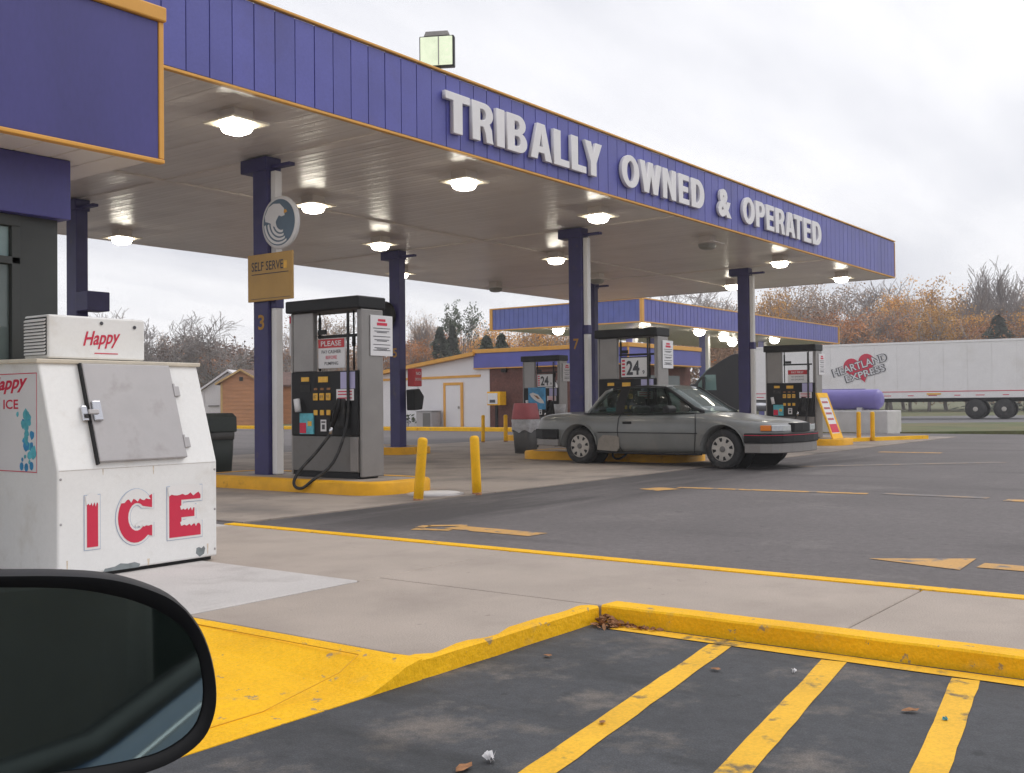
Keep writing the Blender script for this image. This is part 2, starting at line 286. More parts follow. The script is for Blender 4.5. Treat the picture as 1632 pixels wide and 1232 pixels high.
# ------------------------------------------------------------------ mesh helpers
class MB:
    def __init__(s): s.v = []; s.f = []; s.sm = []
    def add(s, vs, fs, smooth=False):
        o = len(s.v); s.v += [tuple(p) for p in vs]
        for f in fs: s.f.append(tuple(i + o for i in f)); s.sm.append(smooth)
        return s
    def box(s, x0, x1, y0, y1, z0, z1, rot=0, piv=None):
        vs = [Vector((x, y, z)) for x in (x0, x1) for y in (y0, y1) for z in (z0, z1)]
        if rot:
            c = Vector(piv) if piv else Vector(((x0 + x1) / 2, (y0 + y1) / 2, 0)); m = Matrix.Rotation(rot, 3, 'Z')
            vs = [c + m @ (p - c) for p in vs]
        return s.add(vs, [(0, 1, 3, 2), (4, 6, 7, 5), (0, 4, 5, 1), (2, 3, 7, 6), (0, 2, 6, 4), (1, 5, 7, 3)])
    def prism(s, poly, h0, h1, fn=lambda a, b, h: (a, b, h), smooth=False):
        n = len(poly)
        vs = [fn(a, b, h0) for a, b in poly] + [fn(a, b, h1) for a, b in poly]
        s.add(vs, [tuple(range(n - 1, -1, -1)), tuple(range(n, 2 * n))])
        o = len(s.v) - 2 * n
        for i in range(n):
            j = (i + 1) % n; s.f.append((o + i, o + j, o + n + j, o + n + i)); s.sm.append(smooth)
        return s
    def tube(s, pts, rad, n=8, caps=True, smooth=True):
        pts = [Vector(p) for p in pts]; k = len(pts)
        rs = rad if isinstance(rad, (list, tuple)) else [rad] * k
        o = len(s.v); prev = None
        for i, p in enumerate(pts):
            d = (pts[min(i + 1, k - 1)] - pts[max(i - 1, 0)])
            d = d.normalized() if d.length > 1e-9 else Vector((0, 0, 1))
            if prev is None:
                a = Vector((0, 0, 1)) if abs(d.z) < 0.9 else Vector((1, 0, 0)); u = d.cross(a).normalized()
            else:
                u = (prev - d * prev.dot(d)); u = u.normalized() if u.length > 1e-6 else d.orthogonal().normalized()
            prev = u; w = d.cross(u)
            for j in range(n):
                t = 2 * math.pi * j / n; s.v.append(tuple(p + (u * math.cos(t) + w * math.sin(t)) * rs[i]))
        for i in range(k - 1):
            for j in range(n):
                a = o + i * n + j; b = o + i * n + (j + 1) % n
                s.f.append((a, b, b + n, a + n)); s.sm.append(smooth)
        if caps:
            s.f.append(tuple(o + j for j in range(n - 1, -1, -1))); s.sm.append(False)
            s.f.append(tuple(o + (k - 1) * n + j for j in range(n))); s.sm.append(False)
        return s
    def lathe(s, prof, n=20, c=(0, 0, 0), fn=None, smooth=True):
        o = len(s.v)
        for r, z in prof:
            for j in range(n):
                t = 2 * math.pi * j / n; p = (r * math.cos(t), r * math.sin(t), z)
                if fn: p = fn(*p)
                s.v.append((p[0] + c[0], p[1] + c[1], p[2] + c[2]))
        for i in range(len(prof) - 1):
            for j in range(n):
                a = o + i * n + j; b = o + i * n + (j + 1) % n
                s.f.append((a, b, b + n, a + n)); s.sm.append(smooth)
        s.f.append(tuple(o + j for j in range(n - 1, -1, -1))); s.sm.append(False)
        s.f.append(tuple(o + (len(prof) - 1) * n + j for j in range(n))); s.sm.append(False)
        return s
    def quad(s, a, b, c, d): return s.add([a, b, c, d], [(0, 1, 2, 3)])
    def mesh(s, name, m=None, fix=True):
        me = bpy.data.meshes.new(name); me.from_pydata(s.v, [], s.f)
        me.polygons.foreach_set('use_smooth', s.sm)
        if m: me.materials.append(m)
        if fix:
            bm = bmesh.new(); bm.from_mesh(me); bmesh.ops.recalc_face_normals(bm, faces=bm.faces); bm.to_mesh(me); bm.free()
        me.update(); return me
    def obj(s, name, m, parent=None, bevel=0, seg=2, loc=None, rotz=0, fix=True):
        o = bpy.data.objects.new(name, s.mesh(name, m, fix)); COL.objects.link(o)
        if parent: o.parent = parent
        if loc: o.location = loc
        if rotz: o.rotation_euler.z = rotz
        if bevel: bev(o, bevel, seg)
        return o
def bev(o, w, seg=2):
    b = o.modifiers.new('bevel', 'BEVEL'); b.width = w; b.segments = seg; b.limit_method = 'ANGLE'; b.angle_limit = R(35)
def box(name, m, parent, x0, x1, y0, y1, z0, z1, bevel=0, rot=0):
    return MB().box(x0, x1, y0, y1, z0, z1, rot).obj(name, m, parent, bevel)
def meshobj(name, me, parent=None, loc=None, rotz=0):
    o = bpy.data.objects.new(name, me); COL.objects.link(o)
    if parent: o.parent = parent
    if loc: o.location = loc
    if rotz: o.rotation_euler.z = rotz
    return o
def tag(o, label=None, cat=None, group=None, kind=None):
    if label: o['label'] = label
    if cat: o['category'] = cat
    if group: o['group'] = group
    if kind: o['kind'] = kind
    return o
def thing(name, label, cat, loc=(0, 0, 0), rotz=0, group=None):
    o = bpy.data.objects.new(name, None); COL.objects.link(o); o.empty_display_size = 0.2
    o.location = loc; o.rotation_euler.z = rotz
    return tag(o, label, cat, group)
def kids(o): return [c for c in KIDS.get(o.name, [])]
def dup(root, loc, rotz=None, label=None, scale=None):
    c = root.copy(); COL.objects.link(c); c.location = loc
    if rotz is not None: c.rotation_euler.z = rotz
    if scale: c.scale = scale
    if label: c['label'] = label
    for ch in list(root.children):
        d = ch.copy(); COL.objects.link(d); d.parent = c
        for g in list(ch.children):
            e = g.copy(); COL.objects.link(e); e.parent = d
    return c

# text: built-in font turned into mesh, fitted to a height (and width) in a plane
def text(name, body, m, parent, at, xd, ud, h, w=None, ext=0.0, bold=0.0, align='L', shear=0.0, maxw=None):
    cu = bpy.data.curves.new(name, 'FONT'); cu.body = body; cu.extrude = 0.0; cu.offset = bold; cu.resolution_u = 3; cu.shear = shear
    tmp = bpy.data.objects.new('tmp', cu); me0 = tmp.to_mesh()
    vs = [v.co.copy() for v in me0.vertices]; fs = [tuple(p.vertices) for p in me0.polygons]
    edges = {}
    for f in fs:
        for i in range(len(f)):
            e = (f[i], f[(i + 1) % len(f)]); k = tuple(sorted(e)); edges.setdefault(k, []).append(e)
    tmp.to_mesh_clear(); bpy.data.objects.remove(tmp); bpy.data.curves.remove(cu)
    if not vs: return None
    x0 = min(v.x for v in vs); x1 = max(v.x for v in vs); y0 = min(v.y for v in vs); y1 = max(v.y for v in vs)
    sy = h / max(1e-6, y1 - y0); sx = (w / (x1 - x0)) if w else sy
    if maxw and (x1 - x0) * sx > maxw: sx = maxw / (x1 - x0)
    tw = (x1 - x0) * sx; off = 0 if align == 'L' else (-tw / 2 if align == 'C' else -tw)
    xd = Vector(xd).normalized(); ud = Vector(ud).normalized(); nd = xd.cross(ud); at = Vector(at)
    P = lambda v, k: at + xd * ((v.x - x0) * sx + off) + ud * ((v.y - y0) * sy) + nd * k
    mb = MB()
    if ext <= 0: mb.add([P(v, 0.0) for v in vs], fs)
    else:
        n = len(vs)
        F = fs + [tuple(i + n for i in reversed(f)) for f in fs]
        for k, e in edges.items():
            if len(e) == 1: a, b = e[0]; F.append((b, a, a + n, b + n))
        mb.add([P(v, ext) for v in vs] + [P(v, 0) for v in vs], F)
    return mb.obj(name, m, parent, fix=False)

# camera-aligned ground coordinates: l metres to the right of the view axis, d metres ahead
FH = Vector((math.cos(YAW), math.sin(YAW))); RH = Vector((math.sin(YAW), -math.cos(YAW)))
def CL(l, d): return (FH.x * d + RH.x * l, FH.y * d + RH.y * l)

# =================================================================== GROUND
def sheet(name, pts, z, m, label=None, kind='structure'):
    o = MB().add([(x, y, z) for x, y in pts], [tuple(range(len(pts)))]).obj(name, m)
    return tag(o, kind=kind)
sheet('ground', [(-900, -900), (900, -900), (900, 900), (-900, 900)], -0.13, mat['grass'])
sheet('parking_lot', [(-30, -40), (4.76, -40), (4.76, 3.02), (-30, 3.02)], -0.085, mat['stall'])
lot = MB().box(6.04, 33.8, -60, 60, -0.30, -0.012).box(-30, 6.04, 7.66, 60, -0.30, -0.012)
tag(lot.obj('drive_lane', mat['lot']), kind='structure')
tag(MB().box(33.8, 40.0, 16.5, 60, -0.30, -0.016).obj('forecourt', mat['lot']), kind='structure')
# the roadway the lorry stands on, behind a strip of grass
rd = [CL(-30, 46.5), CL(120, 46.5), CL(120, 66), CL(-30, 66)]
tag(MB().prism(rd, -0.3, -0.004).obj('road', mat['asphalt_far']), kind='structure')
gs = [CL(6.5, 34.2), CL(120, 34.2), CL(120, 46.6), CL(7, 46.6)]
tag(MB().prism(gs, -0.3, 0.004).obj('grass_verge', mat['grass']), kind='structure')
# concrete apron under the canopy, with joints
ap = bpy.data.objects.new('apron', None); COL.objects.link(ap); tag(ap, kind='structure')
xs = [6.25, 10.0, 13.6, 17.2, 20.8, 24.4, 28.0, 31.0]; ys = [7.7, 11.2, 14.8, 18.4]
for i in range(len(xs) - 1):
    for j in range(len(ys) - 1):
        MB().box(xs[i] + .008, xs[i + 1] - .008, ys[j] + .008, ys[j + 1] - .008, -0.05, 0.0).obj('slab', mat['apron'], ap)
# sidewalk slabs
sw = bpy.data.objects.new('sidewalk', None); COL.objects.link(sw); tag(sw, kind='structure')
def slab(x0, x1, y0, y1, m='concrete', z=0.0):
    g = .005
    return MB().box(x0 + g, x1 - g, y0 + g, y1 - g, -0.2, z).obj('slab', mat[m], sw, 0.006, 1)
for a, b in ((-10.6, -7.4), (-7.4, -4.4), (-4.4, -1.35), (-1.35, 1.70), (1.70, 4.52), (4.52, 7.62)):
    slab(4.69 if a < 4.5 else 4.53, 6.04, a, b)
slab(3.30, 4.69, 2.95, 4.52)
slab(4.53, 6.04, 7.62, 9.4, 'concrete_pad'); slab(4.53, 6.04, 9.4, 13)
for a, b in ((-8, -5), (-5, -2.2), (-2.2, 0.6), (0.6, 4.53)): slab(a, b, 4.52, 7.4, 'concrete_pad', 0.006)
# bedding under the joints
tag(MB().box(4.70, 6.03, -10.5, 12.9, -0.25, -0.03).box(-8, 4.6, 4.5, 7.3, -0.25, -0.03).box(3.31, 4.68, 2.96, 4.5, -0.25, -0.03).obj('subbase', mat['ink']), kind='structure')
# yellow wheelchair ramp: flush at the stall side, rising to the walk, with a flared side
mb = MB(); ny = 10
X = [-4, 0, 1.2, 2.0, 2.5, 2.95, 3.0, 3.1, 3.2, 3.294]; grid = []
for j in range(ny + 1):
    y = 2.93 + (4.515 - 2.93) * j / ny
    for x in X:
        k = min(1, max(0, (x - 2.95) / 0.34)); k = k * k * (3 - 2 * k)
        t = j / ny; base = -0.083 + 0.083 * min(1, max(0, (t - 0.1) / 0.85))
        dip = 0
        grid.append((x, y, base * (1 - k) - dip + 0.001))
nx = len(X)
mb.add(grid, [(j * nx + i, j * nx + i + 1, (j + 1) * nx + i + 1, (j + 1) * nx + i) for j in range(ny) for i in range(nx - 1)])
o = MB(); o.add(grid, mb.f)
# front lip of the flare
lip = [(x, 2.93, grid[i][2]) for i, x in enumerate(X)]
o.add(lip + [(x, 2.93, -0.2) for x in X], [(i, i + 1, nx + i + 1, nx + i) for i in range(nx - 1)])
tag(o.obj('ramp', mat['kerb']), kind='structure')
mat['ramp_joint'] = M('ramp_joint', (0.66, 0.34, 0.01), 0.7, var=.2)
# crease lines of the ramp
tag(MB().tube([(3.2, 4.5, .0022), (3.2, 3.2, .001), (3.0, 3.11, -.02), (2.6, 3.1, -.079), (1.0, 3.1, -.079), (-1, 3.1, -.079)], 0.0022, 5).obj('ramp_joint', mat['ramp_joint']), kind='structure')
# kerbs
def kerb_run(pts, name='kerb', w=0.16, z1=0.005, z0=-0.2):
    # pts: polyline of the outer (stall) edge; inner edge lies to the left of travel
    mb = MB(); vs = []; k = len(pts)
    for i in range(k):
        d = (Vector(pts[min(i + 1, k - 1)]) - Vector(pts[max(i - 1, 0)])).normalized(); nl = Vector((-d.y, d.x))
        jt = random.uniform(-.005, .005); p = Vector(pts[i]) + nl * jt
        for q, z in ((p, z0), (p + nl * .004, z1 - .010), (p + nl * .014, z1 + jt * .3), (p + nl * w, z1 - .004), (p + nl * (w + .004), z0)):
            vs.append((q.x, q.y, z))
    fs = []
    for i in range(k - 1):
        for j in range(4): a = i * 5 + j; fs.append((a, a + 1, a + 6, a + 5))
    fs += [(0, 1, 2, 3, 4), tuple((k - 1) * 5 + j for j in (4, 3, 2, 1, 0))]
    mb.add(vs, fs, False); o = mb.obj(name, mat['kerb']); return tag(o, kind='structure')
kerb_run([(4.68, 2.925 - 0.25 * i) for i in range(0, 53)])
kerb_run([(3.293, 2.93)] + [(3.40 + 0.2 * i, 2.93) for i in range(0, 7)] + [(4.67, 2.93)], z1=.0015)
# painted edge line and markings (thin sheets)
def mark(name, pts, z, m): return sheet(name, pts, z, mat[m])
tag(MB().box(6.04, 6.15, -10.5, 7.7, -0.02, 0.006).obj('edge_line', mat['kerb']), kind='structure')
def stripe(name, a, b, w, z, m, n=14, jit=0.003):
    a = Vector(a); b = Vector(b); d = (b - a).normalized(); nl = Vector((-d.y, d.x)); L_ = []; R_ = []
    for i in range(n + 1):
        p = a.lerp(b, i / n); L_.append(p + nl * (w / 2 + random.uniform(-jit, jit))); R_.append(p - nl * (w / 2 + random.uniform(-jit, jit)))
    mb = MB(); mb.add([(p.x, p.y, z) for p in L_ + R_], [(i, i + 1, n + 2 + i, n + 1 + i) for i in range(n)])
    return tag(mb.obj(name, mat[m]), kind='structure')
zs = -0.081
stripe('stall_line', (4.60, 2.80), (4.60, -9), 0.10, zs, 'mark_new', 60)
for y in (2.19, 1.65, 1.11, 0.57, 0.03, -0.51): stripe('stall_line', (4.54, y), (0.6, y - 0.61), 0.105, zs - .001, 'mark_new', 30)
zd = -0.008
mark('arrow_marking', [(7.11, 2.34), (6.93, 1.72), (7.48, 1.75)], zd, 'mark_old')
stripe('arrow_marking', (7.20, 1.66), (7.18, 0.2), 0.22, zd, 'mark_old', 8)
for a, b, w in (((6.74, 6.08), (6.84, 5.75), .10), ((6.98, 6.12), (7.2, 5.86), .10), ((7.02, 5.88), (6.98, 4.95), .24), ((6.85, 6.1), (7.0, 6.15), .09),
                ((11.25, 6.35), (11.6, 6.22), .34), ((11.75, 6.2), (12.0, 3.95), .16), ((11.95, 2.5), (11.9, 1.2), .22),
                ((21.7, 6.9), (21.75, 5.7), .28)):
    stripe('lane_marking', a, b, w, zd, 'mark_old', 8, .01)
for a, b, w in (((16.3, 6.6), (19, 4.0), .25), ((12.1, 3.8), (12.1, 2.7), .2)):
    stripe('lane_marking', a, b, w, zd, 'mark_faint', 8, .01)
# drain lid between the two leaning posts
t = thing('tank_lid', 'pale round metal filler lid set in the concrete between two yellow posts', 'manhole cover', (9.42, 8.15, 0.0))
MB().lathe([(.34, -.01), (.34, .008), (.30, .012)], 28).obj('rim', mat['steel'], t)
MB().lathe([(.295, 0), (.295, .018), (.10, .02)], 28).obj('lid', mat['conc_white'], t)

# =================================================================== MAIN CANOPY
CX0, CX1, CY0, CY1, CZ, CT = 5.61, 29.34, 8.85, 18.87, 4.35, 5.35
can = thing('filling_station_canopy', 'large purple fuel canopy with orange trim and white ribbed underside over the pumps', 'canopy', (CX0, CY0, 0))
def cc(mb, name, m, bevel=0): # built in world coordinates, parented with the canopy as origin
    o = mb.obj(name, m, can, bevel); o.location = (-CX0, -CY0, 0); return o
cc(MB().box(CX0 + .05, CX1 - .05, CY0 + .06, CY1 - .06, CZ + .10, CT - .06), 'roof_deck', mat['soffit2'])
cc(MB().box(CX0 + .03, CX1 - .03, CY0 + .025, CY0 + .055, CZ + .03, CT - .03), 'fascia_backing', mat['purple_back'])
pw = 0.2855; npn = int((CX1 - CX0 - .06) / pw)
pan = MB().box(.007, pw - .007, -.018, .022, CZ + .035, CT - .035)
pan.box(.0, .007, -.004, .02, CZ + .035, CT - .035)
pme = pan.mesh('fascia_panel', mat['purple'])
for i in range(npn + 1):
    o = meshobj('fascia_panel', pme, can, (.03 + i * pw, random.uniform(-.002, .002), 0))
# far end and rear fascias
cc(MB().box(CX1 - .045, CX1, CY0 + .06, CY1, CZ + .03, CT - .03).box(CX0, CX1 - .05, CY1 - .04, CY1, CZ + .03, CT - .03).box(CX0, CX0 + .04, CY0 + .06, CY1 - .05, CZ + .03, CT - .03), 'side_fascia', mat['purple'])
cc(MB().box(CX0, CX1 + .02, CY0 - .045, CY0 + .02, CT - .02, CT + .012), 'top_trim', mat['orange'], .008)
cc(MB().box(CX0, CX1 + .02, CY0 - .03, CY0 + .03, CZ - .006, CZ + .026), 'bottom_trim', mat['orange'], .006)
cc(MB().box(CX1 - .002, CX1 + .035, CY0 - .03, CY0 + .05, CZ + .037, CT - .035), 'corner_trim', mat['orange'], .006)
cc(MB().box(CX1 - .03, CX1 + .02, CY0 + .05, CY1, CZ - .006, CZ + .03).box(CX0, CX1 - .05, CY1 - .03, CY1 + .02, CZ - .006, CZ + .03), 'rear_trim', mat['soffit2'])
# ribbed soffit pans
sp = 0.262
def panmesh(y0, y1, nm):
    pr = [(0.0, .0035), (.012, .001), (.03, 0.0), (.09, .0035), (sp / 2, .005), (sp - .09, .0035), (sp - .03, 0.0), (sp - .012, .001), (sp, .0035)]
    mb = MB(); n = len(pr)
    mb.add([(x, y0, CZ + z) for x, z in pr] + [(x, y1, CZ + z) for x, z in pr], [(i, i + 1, n + i + 1, n + i) for i in range(n - 1)], True)
    mb.add([(0, y0, CZ + .06), (sp, y0, CZ + .06), (sp, y1, CZ + .06), (0, y1, CZ + .06)], [(0, 1, 2, 3)])
    return mb.mesh(nm, mat['soffit'], False)
pa = panmesh(CY0 + .03, 13.22, 'soffit_panel'); pb = panmesh(13.38, CY1 - .03, 'soffit_panel')
for i in range(int((CX1 - CX0 - .05) / sp)):
    for me in (pa, pb):
        o = meshobj('soffit_panel', me, can, (.03 + i * sp, -CY0, random.uniform(-.0015, .0015)))
cc(MB().box(CX0 + .03, CX1 - .03, 13.20, 13.40, CZ - .022, CZ + .06), 'soffit_beam', mat['soffit2'], .012)
for x in (9.42, 16.92, 24.45):
    cc(MB().box(x - .10, x + .10, CY0 + .05, 13.19, CZ - .018, CZ + .05), 'soffit_beam', mat['soffit2'], .012)
    cc(MB().box(x - .10, x + .10, 13.41, CY1 - .05, CZ - .018, CZ + .05), 'soffit_beam', mat['soffit2'], .012)
mat['stencil'] = M('stencil_amber', (0.42, 0.21, 0.02), 0.6, var=.2, scale=30)
# columns with their caps, drain pipes and stencilled numbers
def column(x, y, num=None, pipe=True):
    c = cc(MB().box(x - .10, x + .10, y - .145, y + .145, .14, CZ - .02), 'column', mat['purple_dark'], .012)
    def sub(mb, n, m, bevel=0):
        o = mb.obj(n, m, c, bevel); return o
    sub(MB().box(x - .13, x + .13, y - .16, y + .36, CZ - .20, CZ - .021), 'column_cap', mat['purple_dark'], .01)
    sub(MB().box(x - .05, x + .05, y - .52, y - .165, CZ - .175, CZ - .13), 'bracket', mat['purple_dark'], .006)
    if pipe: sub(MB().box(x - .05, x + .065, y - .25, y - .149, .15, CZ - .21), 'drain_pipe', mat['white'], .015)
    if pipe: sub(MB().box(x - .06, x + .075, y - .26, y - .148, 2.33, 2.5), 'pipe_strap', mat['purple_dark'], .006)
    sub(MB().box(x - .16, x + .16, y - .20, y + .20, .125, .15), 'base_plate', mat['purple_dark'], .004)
    if num: text('number', num, mat['stencil'], c, (x - .1015, y + .05, 2.05), (0, -1, 0), (0, 0, 1), .20, .12, bold=.02)
    return c
for x, y, n in ((9.34, 11.0, '3'), (16.74, 15.5, '5'), (16.78, 10.92, '7'), (24.53, 11.05, None), (9.34, 15.5, None), (24.5, 15.5, None)): column(x, y, n, y < 14)

# raised white letters on the fascia, each built from its own outline
def arc(cx, cy, rx, ry, a0, a1, n=10): return [(cx + rx * math.cos(R(a0 + (a1 - a0) * i / n)), cy + ry * math.sin(R(a0 + (a1 - a0) * i / n))) for i in range(n + 1)]
S = .29   # stem as part of the letter's width (1) at a height of 1
def glyph(ch):
    if ch == 'T': return [[(0, .80), (0, 1), (1, 1), (1, .80), (.69, .80), (.69, 0), (.31, 0), (.31, .80)]], []
    if ch == 'I': return [[(0, 0), (0, 1), (1, 1), (1, 0)]], []
    if ch == 'L': return [[(0, 0), (0, 1), (.44, 1), (.44, .2), (1, .2), (1, 0)]], []
    if ch == 'E': return [[(0, 0), (0, 1), (.97, 1), (.97, .81), (.40, .81), (.40, .61), (.9, .61), (.9, .42), (.40, .42), (.40, .19), (1, .19), (1, 0)]], []
    if ch == 'Y': return [[(.33, 0), (.33, .40), (0, 1), (.36, 1), (.5, .64), (.64, 1), (1, 1), (.67, .40), (.67, 0)]], []
    if ch == 'A': return [[(0, 0), (.33, 1), (.67, 1), (1, 0), (.68, 0), (.63, .19), (.37, .19), (.32, 0)]], [[(.42, .37), (.58, .37), (.5, .72)]]
    if ch == 'N': return [[(0, 0), (0, 1), (.36, 1), (.68, .42), (.68, 1), (1, 1), (1, 0), (.66, 0), (.32, .60), (.32, 0)]], []
    if ch == 'W': return [[(0, 1), (.22, 1), (.31, .40), (.40, 1), (.60, 1), (.69, .40), (.78, 1), (1, 1), (.82, 0), (.60, 0), (.5, .56), (.40, 0), (.18, 0)]], []
    if ch == 'O': return [arc(.5, .5, .5, .51, 0, 360, 28)[:-1]], [arc(.5, .5, .20, .32, 0, 360, 24)[:-1]]
    if ch == 'D': return [[(0, 0), (0, 1), (.5, 1)] + arc(.48, .5, .52, .5, 85, -85, 16) + [(.5, 0)]], [[(.36, .19), (.36, .81), (.44, .81)] + arc(.42, .5, .23, .31, 85, -85, 12) + [(.44, .19)]]
    if ch == 'P': return [[(0, 0), (0, 1), (.58, 1)] + arc(.58, .70, .42, .30, 88, -88, 14) + [(.58, .40), (.37, .40), (.37, 0)]], [[(.37, .56), (.37, .83), (.52, .83)] + arc(.52, .695, .13, .135, 88, -88, 8) + [(.52, .56)]]
    if ch == 'R': return [[(0, 0), (0, 1), (.60, 1)] + arc(.58, .72, .40, .28, 86, -55, 12) + [(.92, .36), (.95, .12), (1, 0), (.66, 0), (.60, .26), (.50, .385), (.37, .385), (.37, 0)]], [[(.37, .55), (.37, .83), (.50, .83)] + arc(.50, .69, .13, .14, 86, -86, 8) + [(.50, .55)]]
    if ch == 'B': return [[(0, 0), (0, 1), (.55, 1)] + arc(.56, .745, .37, .255, 88, -60, 10) + arc(.60, .275, .40, .275, 62, -88, 12) + [(.58, 0)]], [[(.37, .60), (.37, .83), (.50, .83)] + arc(.50, .715, .11, .115, 86, -86, 7) + [(.50, .60)], [(.37, .17), (.37, .43), (.52, .43)] + arc(.52, .30, .13, .13, 86, -86, 7) + [(.52, .17)]]
def extrude_glyph(outl, holes, fn, depth, name, m, parent, bevel=.006):
    cu = bpy.data.curves.new('g', 'CURVE'); cu.dimensions = '2D'; cu.fill_mode = 'BOTH'; cu.extrude = depth / 2; cu.bevel_depth = bevel; cu.bevel_resolution = 1; cu.offset = -bevel
    for poly in outl + holes:
        q = [fn(a, b) for a, b in poly]; sp_ = cu.splines.new('POLY'); sp_.points.add(len(q) - 1); sp_.use_cyclic_u = True
        for i, p in enumerate(q): sp_.points[i].co = (p[0], p[1], 0, 1)
    tmp = bpy.data.objects.new('g', cu); me = bpy.data.meshes.new_from_object(tmp); bpy.data.objects.remove(tmp)
    me.materials.clear(); me.materials.append(m); me.name = name
    o = bpy.data.objects.new(name, me); COL.objects.link(o); o.parent = parent; return o
LT = [('T', 10.40, 10.90), ('R', 10.95, 11.41), ('I', 11.48, 11.66), ('B', 11.72, 12.19), ('A', 12.27, 12.81), ('L', 12.86, 13.27), ('L', 13.33, 13.74), ('Y', 13.70, 14.20),
      ('O', 14.80, 15.37), ('W', 15.40, 16.13), ('N', 16.18, 16.66), ('E', 16.76, 17.16), ('D', 17.24, 17.76), ('&', 18.34, 18.92),
      ('O', 19.43, 20.00), ('P', 20.06, 20.51), ('E', 20.58, 20.98), ('R', 21.05, 21.54), ('A', 21.58, 22.12), ('T', 22.07, 22.54), ('E', 22.62, 23.06), ('D', 23.14, 23.69)]
sg = thing('canopy_sign', 'raised white capital letters reading TRIBALLY OWNED & OPERATED along the purple canopy edge', 'sign', (10.4, CY0 - .02, 4.565))
LH = .525
for ch, x0, x1 in LT:
    if ch == '&':
        text('letter', '&', mat['letter'], sg, (x0 - 10.4, -.02, -.01), (1, 0, 0), (0, 0, 1), LH + .01, x1 - x0, .045, .045)
        continue
    ol, ho = glyph(ch)
    o = extrude_glyph(ol, ho, lambda a, b: (a * (x1 - x0), b * LH), .05, 'letter', mat['letter'], sg)
    o.rotation_euler = (R(90), 0, 0); o.location = (x0 - 10.4, -.04, 0)

# =================================================================== CANOPY LIGHTS
def canopy_light(x, y, lit, lab, z=CZ, size=.26, drop=.14, grp='lamps under the large purple canopy'):
    kz = (CZ - drop - 1.05) / 3.3; x, y = x * kz, y * kz
    t = thing('canopy_light', lab, 'ceiling light', (x, y, z), 0, grp)
    MB().box(-size * .5, size * .5, -size * .5, size * .5, -drop + .012, .06).obj('lamp_housing', mat['soffit2'], t)
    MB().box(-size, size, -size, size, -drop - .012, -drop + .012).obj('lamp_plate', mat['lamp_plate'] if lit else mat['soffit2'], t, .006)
    k = size * .60
    mb = MB(); rings = [(1.0, 0), (.97, -.045), (.84, -.085), (.6, -.105)]; n = 16; vs = []
    for s_, dz in rings:
        for j in range(n):
            a = 2 * math.pi * (j + .5) / n; c, s2 = math.cos(a), math.sin(a); q = (abs(c) ** 5 + abs(s2) ** 5) ** (-1 / 5)
            vs.append((k * s_ * c * q, k * s_ * s2 * q, -drop - .012 + dz))
    fs = [(i * n + j, i * n + (j + 1) % n, (i + 1) * n + (j + 1) % n, (i + 1) * n + j) for i in range(3) for j in range(n)] + [tuple(3 * n + j for j in range(n))]
    mb.add(vs, fs, True); mb.obj('lens', mat['lamp'] if lit else mat['lamp_off'], t)
    return t
gx = [8.0, 12.2, 15.94, 20.23, 24.08, 28.28]; gy = [9.93]
ORD = ['nearest the ice chest', 'above the first raised letters', 'above the column numbered 7', 'with no light, between the columns', 'by the last raised letters', 'at the far right corner']
for i, lab in enumerate(('lit square lamp in the front row, closest to the store', 'lit square lamp in the front row, below the word TRIBALLY', 'lit square lamp in the front row, just in front of the column marked 7',
                         'unlit square lamp in the front row, below the ampersand', 'lit square lamp in the front row, below the word OPERATED', 'lit square lamp at the far right front corner of the canopy')):
    canopy_light(gx[i], gy[0], i != 3, lab)
for x, y, lit, lab in ((12.08, 13.05, 1, 'lit square lamp above the self serve sign, just right of the first column'), (20.07, 13.65, 1, 'lit square lamp half hidden behind the column marked 7'),
                       (28.03, 13.0, 1, 'lit square lamp left of the rightmost column'),
                       (15.86, 15.15, 1, 'lit square lamp left of the top of the column marked 5'), (24.15, 15.1, 0, 'unlit square lamp above the second column behind the one marked 7'),
                       (12.03, 18.4, 1, 'lit square lamp over the open sky at the left rear edge of the canopy'), (19.79, 18.2, 1, 'lit square lamp behind the column marked 5 at the rear canopy edge'),
                       (23.98, 18.4, 0, 'unlit round-looking lamp at the rear canopy edge above the white building')):
    canopy_light(x, y, lit, lab)
# floodlight on a pole behind the canopy
t = thing('flood_light', 'square floodlight glowing pale green on a pole above the canopy roof', 'floodlight', (16.37, 14.0, CT - .06))
MB().tube([(0, 0, 0), (0, 0, 2.62)], .075, 10).obj('pole', mat['black'], t)
hd = MB().prism([(-.36, -.30), (.36, -.30), (.36, .34), (-.36, .34)], -.13, .17, lambda a, b, h: (h * .5, a, 2.9 + b))
hb = hd.obj('lamp_head', mat['black'], t, .02)
MB().prism([(-.27, .342), (.27, .342), (.23, .44), (-.23, .44)], -.10, .14, lambda a, b, h: (h * .5, a, 2.9 + b)).obj('ballast_box', mat['metal'], t, .01)
MB().box(-.10, -.067, -.33, .33, 2.63, 3.21).obj('lens', mat['flood'], t, .008)
MB().box(-.115, -.095, -.06, -.04, 2.63, 3.21).obj('lens_bar', mat['metal'], t)
for o in t.children:
    if o.name.split('.')[0] != 'pole': o.rotation_euler.z = R(28)

